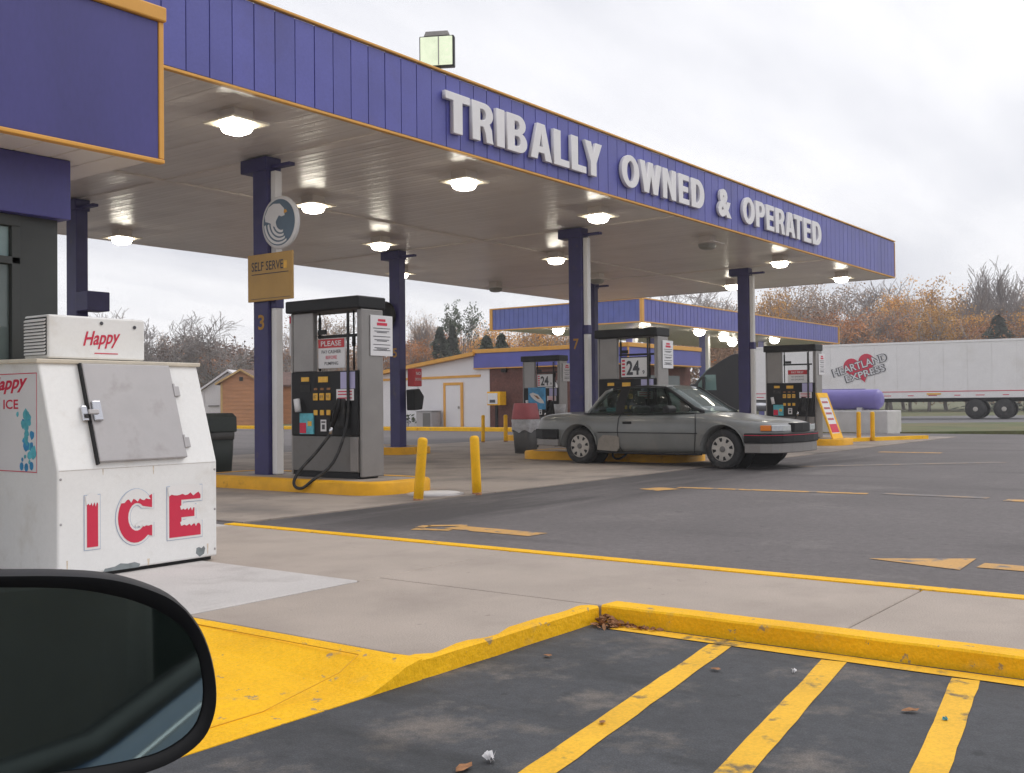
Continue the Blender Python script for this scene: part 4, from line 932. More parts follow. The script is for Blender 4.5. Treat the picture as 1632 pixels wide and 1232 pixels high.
# scuffs: bare metal where the enamel is knocked off
icepoly([(.985, .065), (.99, .10), (1.01, .105), (1.03, .095), (1.05, .108), (1.06, .09), (1.05, .055), (1.015, .04)], .0145, .0155, mat['rust'], 'bare_patch', ic)
icepoly([(.30, .031), (.31, .05), (.38, .055), (.42, .07), (.47, .062), (.52, .066), (.56, .05), (.55, .03)], .0145, .0152, mat['rust'], 'bare_patch', ic)
# printed panel on the left side: red frame, red words, blue splash
sidep = lambda poly, k, m, n: MB().prism(poly, k, k + .0012, lambda a, b, h: (-.0006 - h, a, b)).obj(n, m, ic)
sidep([(.22, .65), (.88, .65), (.88, 1.27), (.22, 1.27)], .0, mat['paper'], 'side_poster')
for q in ([(.225, .655), (.875, .655), (.875, .66), (.225, .66)], [(.225, 1.262), (.875, 1.262), (.875, 1.267), (.225, 1.267)], [(.225, .66), (.229, .66), (.229, 1.262), (.225, 1.262)]): sidep(q, .0013, mat['inkred'], 'poster_frame')
text('lettering', 'Happy', mat['inkred'], ic, (-.0024, .80, 1.13), (0, -1, .05), (0, 0, 1), .11, .47, bold=.03, shear=.3)
text('lettering', 'ICE', mat['inkred'], ic, (-.0024, .62, 1.045), (0, -1, 0), (0, 0, 1), .06, .18, bold=.02)
# hinges, rivets, fold seam and rust runs
for b_ in (.14, .50): slab3(slab3(MB(), .900, .965, b_ - .035, b_ + .035, .003, .016), .898, .912, b_ - .045, b_ + .045, .016, .046).obj('hinge', mat['steel'], ic, .003)
MB().box(.012, IX1 - IX0 - .012, -.0012, .004, .668, .6725).obj('fold_seam', mat['concrete_pad'], ic)
for q_ in ((.02, .08), (.02, .35), (.02, .62), (1.14, .08), (1.14, .35), (1.14, .62)): MB().lathe([(.008, 0), (.008, .002), (.004, .004)], 8, (q_[0], -.0002, q_[1]), fn=lambda a, b, c: (a, -c, b)).obj('rivet', mat['steel'], ic)
mat['rust_run'] = M('rust_run', (0.62, 0.53, 0.43), 0.7, var=.25, scale=30)
for x_, z0_, z1_, w_ in ((.06, .05, .13, .006), (.62, .032, .075, .01), (1.08, .05, .12, .007), (.30, .63, .668, .004), (.66, .615, .668, .005)):
    icepoly([(x_ - w_, z1_), (x_ + w_, z1_), (x_ + w_ * .4, z0_), (x_ - w_ * .3, z0_)], .0148, .0152, mat['rust_run'], 'rust_run', ic)
random.seed(5)
for k in range(58):
    th_ = random.uniform(-1.25, 1.45); rr0 = random.gauss(.26, .045); a = .56 - rr0 * math.cos(th_); b = .88 + rr0 * .95 * math.sin(th_); r = random.uniform(.012, .04)
    if a < .26 or b > 1.02 or b - r < .685: continue
    sidep([(a + r * math.cos(t_ * .7) * random.uniform(.7, 1.1), b + r * math.sin(t_ * .7) * random.uniform(.7, 1.2)) for t_ in range(9)], .0014 + k * .00002, mat['teal'] if k % 3 else mat['poster_blue'], 'splash')
for a, b in ((.285, .695), (.345, .685), (.40, .69)): sidep(arc(a, b, .022, .026, 0, 330, 10), .0025, mat['poster_blue'], 'splash')

# =================================================================== OWN CAR: DOOR MIRROR AND DOOR
oc = thing('parked_car', 'side of a dark blue car with black door mirror in the left foreground', 'car', (0.09, 0.3, -.085))
oo = Vector((-.09, -.3, .085))
def oc_(mb, n, m, bevel=0, seg=2):
    o = mb.obj(n, m, oc, bevel, seg); o.location = oo; return o
MT = R(0)
mn = Vector((-.447 * math.cos(MT), -.894 * math.cos(MT), math.sin(MT))).normalized(); me1 = Vector((.894, -.447, 0)); me2 = mn.cross(me1) * -1
if me2.z < 0: me2 = -me2
MC = Vector((.45, .72, .85))
mo = [(-.15, .078), (-.0898, .083), (-.0659, .0811), (-.0287, .0785), (.0062, .0738), (.0325, .065), (.0581, .0513), (.0749, .0289), (.0839, .0036), (.0876, -.0236), (.0855, -.0427), (.0773, -.0595), (.0575, -.0717), (.0341, -.0779), (-.0035, -.0809), (-.0662, -.0791), (-.09, -.077), (-.15, -.07)]
mi = [(-.142, .066), (-.0898, .072), (-.0659, .0699), (-.0329, .067), (-.0061, .0628), (.0315, .0504), (.0581, .0326), (.0697, .015), (.0748, -.0074), (.0751, -.0306), (.067, -.0497), (.0442, -.0625), (.0185, -.0655), (-.0164, -.0668), (-.0662, -.0657), (-.09, -.0639), (-.142, -.058)]
def dens(P_, it=2):
    for _ in range(it):
        Q = []
        for i in range(len(P_)):
            a = Vector(P_[i]); b = Vector(P_[(i + 1) % len(P_)]); Q += [a * .75 + b * .25, a * .25 + b * .75]
        P_ = Q
    return [tuple(p) for p in P_]
mo, mi = dens(mo), dens(mi)
MPt = lambda p, k: tuple(MC + me1 * p[0] + me2 * p[1] + mn * k)
def ring(P_, k, s=1.0): return [MPt((p[0] * s - .02 * (1 - s), p[1] * s), k) for p in P_]
n = len(mo); mb = MB()
inner_in = [(p[0] * 1.0, p[1]) for p in mi]
L0 = [ring(mo, .0, .985), ring(mo, -.006, 1.0), ring(mo, -.03, 1.0), ring(mo, -.07, .9), ring(mo, -.10, .66), ring(mo, -.112, .3)]
vs = sum(L0, []); mb.add(vs, [(k * n + i, k * n + (i + 1) % n, (k + 1) * n + (i + 1) % n, (k + 1) * n + i) for k in range(5) for i in range(n)] + [tuple(5 * n + i for i in range(n))], True)
# bezel between housing front and glass
m2 = len(mi); V0 = len(mb.v)
resam = lambda P_, q: [P_[int(i * len(P_) / q) % len(P_)] for i in range(q)]
A = ring(resam(mo, 68), .0, .985); B = ring(resam(mi, 68), -.001, 1.03); C = ring(resam(mi, 68), -.014, 1.0)
mb.add(A + B + C, [(k * 68 + i, k * 68 + (i + 1) % 68, (k + 1) * 68 + (i + 1) % 68, (k + 1) * 68 + i) for k in range(2) for i in range(68)], True)
oc_(mb, 'mirror_housing', mat['black'])
ng = Vector((-.5 * math.cos(R(4.5)), -.866 * math.cos(R(4.5)), math.sin(R(4.5)))).normalized(); gc = MC - mn * .010
def on_glass(p): p = Vector(p); return tuple(p - mn * ((p - gc).dot(ng) / mn.dot(ng)))
oc_(MB().add([on_glass(p) for p in ring(mi, -.009, 1.01)], [tuple(range(len(mi)))]), 'mirror_glass', mat['mirror'])
oc_(MB().tube([(.08, .64, .84), (.2, .70, .835), (.31, .79, .83)], [.045, .035, .04], 8), 'mirror_arm', mat['black'])
def sill_z(y): return .675 if y > 0 else min(.95, .675 + .19 * -y)
def side_skin(y0, y1, name):
    mb = MB(); k = 12; vs = []
    for i in range(k + 1):
        y = y0 + (y1 - y0) * i / k; zt = sill_z(y); q = [(.0, .20), (.075, .22), (.10, .20 + (zt - .2) * .36), (.105, .20 + (zt - .2) * .62), (.088, .20 + (zt - .2) * .88), (.06, zt), (.0, zt)]
        vs += [(x, y, z) for x, z in q]
    mb.add(vs, [(i * 7 + j, i * 7 + (j + 1) % 7, (i + 1) * 7 + (j + 1) % 7, (i + 1) * 7 + j) for i in range(k) for j in range(7)] + [tuple(range(7)), tuple(k * 7 + j for j in range(7))], True)
    return oc_(mb, name, mat['navy'])
side_skin(.70, -.60, 'door'); side_skin(-.61, -2.4, 'rear_side')
oc_(MB().tube([(.045, y / 10, sill_z(y / 10) + .012) for y in range(6, -22, -2)], .024, 8), 'window_sill', mat['black'])
oc_(MB().tube([(.082, y / 10, sill_z(y / 10) - .035) for y in range(6, -22, -2)], .005, 6), 'sill_strip', mat['chrome'])
oc_(MB().tube([(.035, -.55, .78), (-.02, -.62, 1.05), (-.12, -.70, 1.32)], [.03, .03, .03], 8), 'door_pillar', mat['black'])
oc_(MB().box(-1.3, -.12, -2.2, -.30, 1.325, 1.37), 'roof', mat['navy'], .02)
oc_(MB().box(-1.4, -.0, -1.3, -1.2, .2, 1.33), 'rear_trim', mat['lining'])
oc_(MB().box(-.62, -.12, -.62, -.48, .2, .98), 'seat', mat['seat'], .06)
oc_(MB().box(-.50, -.24, -.62, -.52, 1.0, 1.2), 'head_rest', mat['seat'], .04)
oc_(MB().box(-1.4, -1.35, -1.2, -.1, .1, 1.33), 'far_side', mat['lining'])
oc_(MB().box(-1.35, .0, -1.2, .5, .12, .19), 'cabin_floor', mat['rubber'])

# =================================================================== THE GREY CAR
def make_grey_car():
    hd = Vector((15.38 - 15.54, 7.27 - 10.03, 0)); ang = math.atan2(hd.y, hd.x)
    t = thing('parked_car', 'faded grey two door saloon car stopped side on at the pumps', 'car', (0, 0, -.012), ang)
    # the near wheels' contact patches sit on the right-hand side (local y negative)
    WB = hd.length; hd.normalize(); rt = Vector((hd.y, -hd.x, 0))
    TR = .74
    org = Vector((15.54, 10.03, 0)) - rt * TR      # middle of the rear axle
    t.location = (org.x, org.y, -.012)
    # lower body: loft of half sections mirrored
    #        x      w     ztop  zbot  shoulder z
    ST = [(-1.06, .66, .775, .44, .70), (-1.0, .76, .84, .36, .74), (-.80, .83, .872, .31, .77), (-.42, .875, .885, .25, .785), (-.1, .89, .885, .22, .79), (.4, .90, .875, .20, .79), (.95, .905, .870, .20, .79), (1.5, .905, .872, .20, .795),
          (2.05, .905, .885, .20, .795), (2.35, .90, .872, .20, .785), (2.75, .885, .825, .22, .755), (3.1, .865, .78, .25, .715), (3.35, .83, .765, .29, .69), (3.52, .77, .725, .35, .65), (3.62, .64, .695, .40, .62), (3.67, .45, .665, .43, .60)]
    def half(w, zt, zb, zs):
        return [(0, zb), (w * .80, zb), (w * .955, zb + .05), (w * .985, zb + .14), (w * 1.0, (zb + zs) / 2 + .04), (w * .995, zs - .12), (w * .965, zs), (w * .90, zs + (zt - zs) * .62), (w * .74, zt - .008), (w * .4, zt + .012), (0, zt + .018)]
    mb = MB(); rows = []
    for x, w, zt, zb, zs in ST:
        h = half(w, zt, zb, zs); full = [(x, y, z) for y, z in h] + [(x, -y, z) for y, z in h[-2:0:-1]]
        rows.append(full)
    n = len(rows[0]); vs = sum(rows, [])
    fs = [(k * n + i, k * n + (i + 1) % n, (k + 1) * n + (i + 1) % n, (k + 1) * n + i) for k in range(len(rows) - 1) for i in range(n)]
    fs += [tuple(range(n - 1, -1, -1)), tuple((len(rows) - 1) * n + i for i in range(n))]
    mb.add(vs, fs, True)
    body = mb.obj('body', mat['carpaint'], t)
    ss = body.modifiers.new('sub', 'SUBSURF'); ss.levels = 2; ss.render_levels = 2
    cut = MB()
    for wx in (0, WB):
        for sgn in (-1, 1):
            cut.tube([(wx, sgn * .52, .315), (wx, sgn * 1.2, .315)], .375, 28)
            cut.add([], [])
    co = cut.obj('cutter', mat['black'])
    bo = body.modifiers.new('arch', 'BOOLEAN'); bo.object = co; bo.operation = 'DIFFERENCE'; bo.solver = 'EXACT'
    co.parent = t
    dg = bpy.context.evaluated_depsgraph_get(); me = bpy.data.meshes.new_from_object(body.evaluated_get(dg))
    body.modifiers.clear(); body.data = me; me.name = 'body'
    if len(me.materials) == 0: me.materials.append(mat['carpaint'])
    bpy.data.objects.remove(co)
    # dark wells inside the arches
    for wx in (0, WB):
        for sgn in (-1, 1):
            MB().tube([(wx, sgn * .50, .315), (wx, sgn * .53, .315)], .385, 24).obj('wheel_well', mat['black'], t)
            # arch lip
            q = arc(wx, .315, .385, .385, 8 if wx else 5, 172, 18); y = .905 if wx == 0 else .89
            MB().tube([(a, sgn * (y - .006 - (.02 if (wx and a > wx + .2) else 0)), b) for a, b in q], .012, 6).obj('arch_lip', mat['carpaint'], t)
    # wheels
    def wheel(wx, sgn):
        w = bpy.data.objects.new('wheel', None); COL.objects.link(w); w.parent = t; w.location = (wx, sgn * (TR + .02), .312)
        f = lambda x, y, z: (x, z * sgn, y)
        MB().lathe([(.20, -.10), (.27, -.105), (.302, -.085), (.312, -.04), (.312, .04), (.302, .085), (.275, .10), (.21, .102), (.195, .085)], 36, fn=f).obj('tyre', mat['rubber'], w)
        rim = MB().lathe([(.198, .03), (.20, .085), (.188, .093), (.15, .094), (.10, .096), (.055, .099), (.02, .10)], 36, fn=f)
        rim.obj('rim', mat['rim'], w)
        slots = MB()
        for k in range(8):
            a = 2 * math.pi * k / 8 + .2; c, s = math.cos(a), math.sin(a)
            def P(u, v): return f(c * u - s * v, s * u + c * v, .0)
            q = [(.118, -.014), (.176, -.030), (.176, .030), (.118, .014)]
            slots.add([(P(u, v)[0], sgn * .0975, P(u, v)[2]) for u, v in q], [(0, 1, 2, 3)])
        slots.obj('rim_slot', mat['black'], w)
        MB().lathe([(.05, .095), (.045, .108), (.03, .112)], 16, fn=f).obj('hub_cap', mat['grey'], w)
    for wx in (0, WB):
        for sgn in (-1, 1): wheel(wx, sgn)
    # greenhouse: belt line up to the roof edge, then over to the centre
    GH = [(.02, .72, .885, .60, .887), (.13, .765, .88, .59, .99), (.25, .785, .878, .58, 1.11), (.39, .80, .876, .575, 1.24), (.52, .80, .874, .57, 1.292), (.80, .80, .872, .568, 1.322), (1.20, .80, .872, .56, 1.330), (1.54, .795, .874, .555, 1.308), (1.70, .79, .878, .555, 1.225), (1.92, .77, .882, .565, 1.085), (2.11, .73, .886, .58, .965), (2.27, .58, .888, .54, .89)]
    def row(g, dz=0.0, s=1.0):
        x, wb, zb, wt, zt = g
        hs = [(wb, zb - .015), (wb - (wb - wt) * .35, zb + (zt - zb) * .48), (wt + .015, zt - .022), (wt * .93, zt), (wt * .5, zt + .022), (0, zt + .03)]
        if zt - zb < .05: hs = [(wb, zb - .02), (wb * .97, zb - .005), (wt + .03, zt - .004), (wt * .93, zt), (wt * .5, zt + .012), (0, zt + .016)]
        return [(x, y, z) for y, z in hs] + [(x, -y, z) for y, z in hs[-2::-1]]
    G = [row(g) for g in GH]; m_ = len(G[0])
    def gh(name, m, k0, k1, i0, i1, par=t, ofs=0.0):
        q = MB(); vs = sum([[p for p in G[k][i0:i1 + 1]] for k in range(k0, k1 + 1)], []); w_ = i1 - i0 + 1
        q.add(vs, [(a * w_ + b, a * w_ + b + 1, (a + 1) * w_ + b + 1, (a + 1) * w_ + b) for a in range(k1 - k0) for b in range(w_ - 1)], True)
        o = q.obj(name, m, par); so_ = o.modifiers.new('thick', 'SOLIDIFY'); so_.thickness = .006; so_.offset = -1; return o
    gh('roof', mat['carpaint'], 4, 7, 2, m_ - 3)
    gh('windscreen', mat['windscreen'], 7, 11, 3, m_ - 4); gh('rear_window', mat['carglass'], 0, 4, 3, m_ - 4)
    for s, (i0, i1) in ((1, (0, 2)), (-1, (m_ - 3, m_ - 1))):
        gh('quarter_window', mat['carglass'], 1, 5, i0, i1); gh('side_window', mat['carglass'], 5, 10, i0, i1)
        gh('rear_pillar', mat['carpaint'], 0, 1, i0, i1)
        e = [i for i in (2, 3)] if s == 1 else [m_ - 3, m_ - 4]
        edge = [tuple((Vector(G[k][e[0]]) + Vector(G[k][e[1]])) / 2) for k in range(0, 12)]
        MB().tube(edge[0:5], [.03, .045, .05, .045, .03], 6).obj('rear_pillar', mat['carpaint'], t)
        MB().tube(edge[7:12], .030, 6).obj('front_pillar', mat['black'], t)
        MB().tube(edge[3:8], .026, 6).obj('roof_rail', mat['black'], t)
        p0 = Vector(G[5][i0 if s == 1 else i1]); p1 = Vector(G[5][i1 if s == 1 else i0]); pm = Vector(G[5][1 if s == 1 else m_ - 2])
        oy = Vector((0, s * .006, 0))
        q = MB()
        for dx0, dx1 in ((-.09, .08),):
            vs = []
            for p in (p0, pm, p1): vs += [tuple(p + Vector((dx0, 0, 0)) + oy), tuple(p + Vector((dx1, 0, 0)) + oy)]
            q.add(vs, [(0, 1, 3, 2), (2, 3, 5, 4)])
        o = q.obj('door_pillar', mat['black'], t); so_ = o.modifiers.new('thick', 'SOLIDIFY'); so_.thickness = .01; so_.offset = 0
        MB().tube([tuple(Vector(G[k][0 if s == 1 else m_ - 1]) + Vector((0, s * .008, .004))) for k in range(0, 12)], .012, 5).obj('belt_moulding', mat['black'], t)
        # shut lines, moulding, handle, mirror, sill
        yb = s * .907
        MB().tube([(.84, s * .80, .872), (.83, s * .885, .79), (.82, yb, .6), (.84, s * .90, .34), (.90, s * .87, .24)], .006, 5).obj('shut_line', mat['black'], t)
        MB().tube([(2.26, s * .81, .875), (2.30, s * .885, .77), (2.31, yb - s * .002, .6), (2.29, s * .90, .34), (2.27, s * .87, .23)], .006, 5).obj('shut_line', mat['black'], t)
        MB().tube([(.42, yb, .555), (1.2, s * .911, .555), (2.34, s * .906, .555)], .006, 5).obj('side_moulding', mat['black'], t)
        MB().tube([(.36, s * .865, .225), (1.4, s * .875, .215), (2.4, s * .865, .225)], .02, 6).obj('sill', mat['black'], t)
        MB().box(.92, 1.09, s * .893 - .012, s * .893 + .012, .70, .74).obj('handle', mat['black'], t, .008)
        MB().prism([(-.11, 0), (.10, .0), (.10, .07), (.02, .12), (-.10, .11)], .0, .18, lambda a, b, h: (1.86 + a * .6 - h * .25, s * (.80 + h), .885 + b)).obj('door_mirror', mat['black'], t, .02)
        # rear quarter primer patch
        if s == -1:
            q = MB(); pts = [(.40, .26), (.80, .24), (.86, .30), (.86, .46), (.82, .50), (.52, .51), (.44, .44)]
            q.add([(a, -.9085, b) for a, b in pts], [tuple(range(len(pts)))]); q.obj('primer_patch', mat['carpatch'], t)
        # lamps at the front corner
        f1 = [(3.40, s * .835), (3.545, s * .755), (3.63, s * .62)]
        q = MB(); q.prism([(f1[0][0], f1[0][1]), (f1[1][0], f1[1][1]), (f1[1][0] - .06, f1[1][1] - s * .05), (f1[0][0] - .02, f1[0][1] - s * .06)], .60, .685)
        q.obj('turn_signal', mat['turnsig'], t, .006)
        q = MB(); q.prism([(3.548, s * .75), (3.652, s * .57), (3.665, s * .33), (3.60, s * .33), (3.5, s * .66)], .595, .685); q.obj('headlight', mat['headl'], t, .006)
    # grille
    MB().prism([(3.668, -.315), (3.70, -.28), (3.71, 0), (3.70, .28), (3.668, .315), (3.6, .3), (3.6, -.3)], .575, .715).obj('grille', mat['black'], t, .012)
    # bumpers: black wrap-around bands with a paint-coloured valance below
    def wrap(pts, z0, z1, d, name, m, bevel=.012):
        o_, i_ = [], []
        for k, p in enumerate(pts):
            a = Vector(pts[max(0, k - 1)]); b = Vector(pts[min(len(pts) - 1, k + 1)]); tg = (b - a).normalized(); nl = Vector((tg.y, -tg.x)); o_.append(Vector(p) + nl * d); i_.append(Vector(p) - nl * .06)
        return MB().prism([tuple(p) for p in o_] + [tuple(p) for p in reversed(i_)], z0, z1).obj(name, m, t, bevel)
    fr = [(3.15, -.872), (3.40, -.845), (3.56, -.775), (3.655, -.62), (3.70, -.35), (3.715, 0), (3.70, .35), (3.655, .62), (3.56, .775), (3.40, .845), (3.15, .872)]
    wrap(fr, .415, .565, .025, 'front_bumper', mat['black']); wrap(fr, .53, .538, .029, 'bumper_stripe', mat['inkred'], 0)
    wrap(fr, .26, .412, .002, 'front_valance', mat['metal'])
    rr_ = [(-.45, .885), (-.80, .855), (-1.0, .78), (-1.07, .62), (-1.10, .3), (-1.10, -.3), (-1.07, -.62), (-1.0, -.78), (-.80, -.855), (-.45, -.885)]
    wrap(rr_, .43, .60, .025, 'rear_bumper', mat['black']); wrap(rr_, .31, .427, .002, 'rear_valance', mat['metal'])
    # cabin
    MB().box(-.3, 2.3, -.70, .70, .30, .60).obj('cabin_floor', mat['black'], t)
    for s in (-1, 1):
        sx_ = bpy.data.objects.new('seat', None); COL.objects.link(sx_); sx_.parent = t
        MB().prism([(1.0, .50), (1.14, .55), (.98, 1.0), (.86, 1.0)], s * .36 - .23, s * .36 + .23, lambda a, b, h: (a, h, b)).obj('seat_back', mat['seat'], sx_, .04)
        MB().box(.86, .96, s * .36 - .12, s * .36 + .12, 1.02, 1.16).obj('head_rest', mat['seat'], sx_, .03)
    MB().tube([(1.55 + .07 * math.cos(a * .5236), .36 + .17 * math.sin(a * .5236), .88 + .15 * math.cos(a * .5236)) for a in range(13)], .014, 6).obj('steering_wheel', mat['black'], t)
    MB().box(1.7, 2.1, -.66, .66, .70, .86).obj('dashboard', mat['black'], t, .04)
    MB().tube([(2.2, -.40, .90), (1.98, -.1, .99)], .008, 5).tube([(2.2, .1, .90), (1.98, .35, .99)], .008, 5).obj('wiper', mat['black'], t)
    return t
make_grey_car()

# =================================================================== SECOND BUILDING
BX = 34.0
bb = thing('white_building', 'low white building with yellow edged door, purple awning band and brick front', 'building', (BX, 26.5, 0)); bo_ = Vector((-BX, -26.5, 0))
def bp_(mb, n, m, bevel=0):
    o = mb.obj(n, m, bb, bevel); o.location = bo_; return o
# side wall seen in the photograph: gable rising to the right
bp_(MB().prism([(36.0, -.1), (26.45, -.1), (26.45, 2.95), (27.2, 3.0), (36.0, 1.9)], BX, BX + .3, lambda a, b, h: (h, a, b)), 'wall', mat['sidewhite'])
bp_(MB().prism([(36.2, 1.90), (27.1, 3.02), (27.1, 3.17), (36.2, 2.05)], BX - .25, BX + 5.6, lambda a, b, h: (h, a, b)), 'roof', mat['orange'])
bp_(MB().prism([(36, 2.04), (26.9, 2.14), (26.9, 2.24), (36, 2.14)], BX - .03, BX - .001, lambda a, b, h: (h, a, b)), 'wall_band', mat['orange'])
dr = bp_(MB().box(BX - .05, BX - .002, 27.94, 28.74, 0.0, 1.82), 'door', mat['sidewhite'], .004)
fr = bp_(MB().box(BX - .07, BX - .003, 27.82, 27.937, 0, 1.94).box(BX - .07, BX - .003, 28.743, 28.86, 0, 1.94).box(BX - .07, BX - .003, 27.938, 28.742, 1.823, 1.94), 'door_frame', mat['orange'], .006)
MB().box(BX - .09, BX - .052, 28.0, 28.06, .85, .95).obj('handle', mat['metal'], dr)
bp_(MB().box(BX + .01, BX + .25, 20.5, 26.44, -.1, 2.45), 'brick_wall', mat['brick'])
bp_(MB().box(BX + .26, BX + 6, 20.5, 20.75, -.1, 2.45), 'brick_wall', mat['brick'])
bp_(MB().box(BX + 1.2, BX + 2.2, 20.46, 20.49, 0, 2.1), 'shop_door', mat['storedark'])
bp_(MB().box(BX + 2.5, BX + 5.0, 20.46, 20.49, .6, 2.1), 'shop_window', mat['storeglass'])
bp_(MB().box(BX - .12, BX + 5.75, 19.88, 27.18, 2.50, 3.10), 'awning_band', mat['purple'], .01)
bp_(MB().box(BX - .16, BX + 5.78, 19.84, 27.21, 3.102, 3.26), 'awning_cap', mat['orange'], .01)
bp_(MB().box(BX - .14, BX + 5.77, 19.86, 27.2, 2.46, 2.498), 'awning_trim', mat['orange'], .004)
bp_(MB().box(BX - .145, BX - .08, 19.855, 19.91, 2.50, 3.10), 'corner_trim', mat['orange'])
bp_(MB().box(BX + .3, BX + 5.6, 20.8, 36, 0, 1.9), 'rear_mass', mat['sidewhite'])
bp_(MB().box(BX - .08, BX - .0, 25.55, 25.8, 2.3, 2.45), 'wall_lamp', mat['black'])
bp_(MB().tube([(BX + 3.4, 24.5, 3.1), (BX + 3.4, 24.5, 3.75)], .12, 8), 'roof_vent', mat['metal'])
t = thing('outdoor_unit', 'grey cooling unit on the ground left of the yellow framed door', 'cooling unit', (BX - .45, 29.35, 0), 0)
MB().box(-.3, .3, -.42, .42, 0, .75).obj('case', mat['steel'], t, .02)
MB().box(-.31, -.302, -.36, .05, .1, .68).obj('grille', mat['grey'], t); MB().box(-.34, .34, -.45, .45, .752, .78).obj('lid', mat['steel'], t)
t = thing('potted_shrub', 'small dark shrub stub beside the grey cooling unit', 'plant', (BX - .6, 30.5, 0))
mb = MB(); random.seed(3)
for k in range(60):
    p = Vector((random.gauss(0, .12), random.gauss(0, .3), .42 + random.gauss(0, .09))); d = Vector((random.gauss(0, 1), random.gauss(0, 1), random.gauss(0, 1))).normalized() * .1; e = d.orthogonal().normalized() * .07
    mb.add([p - d, p + e, p + d, p - e], [(0, 1, 2, 3)])
mb.obj('foliage', mat['leaf_green'], t); MB().lathe([(.12, 0), (.15, .32)], 10).obj('pot', mat['sidewhite'], t)
t = thing('newspaper_box', 'yellow box with white notice on the brick wall', 'newspaper box', (BX - .45, 25.75, 0))
MB().box(-.2, .2, -.33, .33, .98, 1.52).obj('case', mat['yellow'], t, .01); MB().box(-.22, -.203, -.20, .30, 1.03, 1.46).obj('window', mat['paper'], t)
MB().box(-.225, -.221, -.1, .18, 1.08, 1.2).obj('print', mat['ink'], t); MB().box(-.04, .04, -.05, .05, 0, .979).obj('leg', mat['black'], t)
t = thing('wall_dish', 'round white globe lamp on the brick wall behind the blue advertising board', 'lamp', (BX - .02, 23.3, 1.62))
MB().lathe([(.0, 0), (.18, .02), (.30, .12), (.33, .2), (.28, .3), (.12, .38)], 20, fn=lambda x, y, z: (-z, x, y)).obj('globe', mat['white'], t)
MB().box(-.1, -.01, -.5, -.2, .1, .3).obj('bracket', mat['metal'], t)
tag(MB().prism([(26.4, 9.3), (26.55, 9.22), (29.2, 8.1), (29.1, 7.95), (26.3, 9.12)], -.1, .09).obj('kerb', mat['kerb']), kind='structure')
# yellow kerb in front of the building
for i, (y0, y1) in enumerate(((19.6, 24), (24, 28.5), (28.5, 33.0), (33.4, 36.5), (38, 42))):
    tag(MB().box(31.9 - .0, 32.1, y0 + .02, y1 - .02, -.2, .14).obj('kerb', mat['kerb'], None, .03), kind='structure')
tag(MB().box(32.1, BX + .02, 19.6, 33.0, -.2, .10).obj('pavement', mat['apron']), kind='structure')
tag(MB().box(32.1, 60, 33.02, 90, -.2, .06).obj('lawn', mat['grass']), kind='structure')

# =================================================================== SECOND CANOPY
k2 = 1.3; QX0, QX1, QY0, QY1 = 38.38 * k2, 61.59 * k2, 21.85 * k2, 29.71 * k2; QZ, QT = 3.3 * k2 + 1.05, 4.33 * k2 + 1.05
c2 = thing('far_canopy', 'second purple lorry fuel canopy in the distance behind the pumps', 'canopy', (QX0, QY0, 0)); q2 = Vector((-QX0, -QY0, 0))
def c2_(mb, n, m, bevel=0):
    o = mb.obj(n, m, c2, bevel); o.location = q2; return o
c2_(MB().box(QX0 + .3, QX1 - .3, QY0 + .3, QY1 - .3, QZ + .05, QZ + .3), 'soffit', mat['soffit'])
c2_(MB().box(QX0 + .3, QX1 - .3, QY0 + .3, QY1 - .3, QZ + .4, QT - .1), 'roof_deck', mat['soffit2'])
pm2 = MB().box(-.02, .05, 0, .31, QZ + .07, QT - .07).box(.0, .05, .31, .34, QZ + .07, QT - .07).mesh('fascia_panel', mat['purple_shaded'])
nn = int((QY1 - QY0) / .34)
for i in range(nn): meshobj('fascia_panel', pm2, c2, (.02, .06 + i * .34, 0))
pm3 = MB().box(0, .42, -.02, .05, QZ + .07, QT - .07).box(.42, .46, 0, .05, QZ + .07, QT - .07).mesh('fascia_panel', mat['purple'])
nn = int((QX1 - QX0) / .46)
for i in range(nn): meshobj('fascia_panel', pm3, c2, (.12 + i * .46, .0, 0))
c2_(MB().box(QX0 - .05, QX1, QY0 - .05, QY0 + .1, QZ, QZ + .068).box(QX0 - .05, QX0 + .1, QY0 + .102, QY1, QZ, QZ + .068), 'bottom_trim', mat['orange'])
c2_(MB().box(QX0 - .05, QX1, QY0 - .05, QY0 + .1, QT - .068, QT).box(QX0 - .05, QX0 + .1, QY0 + .102, QY1, QT - .068, QT), 'top_trim', mat['orange'])
c2_(MB().box(QX0 - .06, QX0 + .18, QY0 - .06, QY0 + .10, QZ + .07, QT - .07).box(QX0 - .06, QX0 + .1, QY1 - .1, QY1 + .1, QZ, QT).box(QX1, QX1 + .1, QY0 - .06, QY0 + .1, QZ, QT), 'corner_trim', mat['orange'])
for x, y in ((54.5, 31.8), (64.0, 31.8), (73.5, 31.8), (54.5, 35.5), (64, 35.5)):
    c = c2_(MB().box(x - .2, x + .2, y - .2, y + .2, 0, QZ + .06), 'column', mat['purple'])
    MB().box(x - .15, x + .15, y - .42, y - .21, 0, QZ).obj('drain_pipe', mat['white'], c)
def far_light(x, y, lab):
    t = thing('canopy_light', lab, 'ceiling light', (x, y, QZ + .05), 0, 'lamps under the far purple canopy')
    MB().box(-.4, .4, -.4, .4, -.06, 0).obj('lamp_plate', mat['soffit2'], t)
    MB().lathe([(.34, -.061), (.33, -.2), (.22, -.34), (.08, -.38)], 14).obj('lens', mat['lamp'], t)
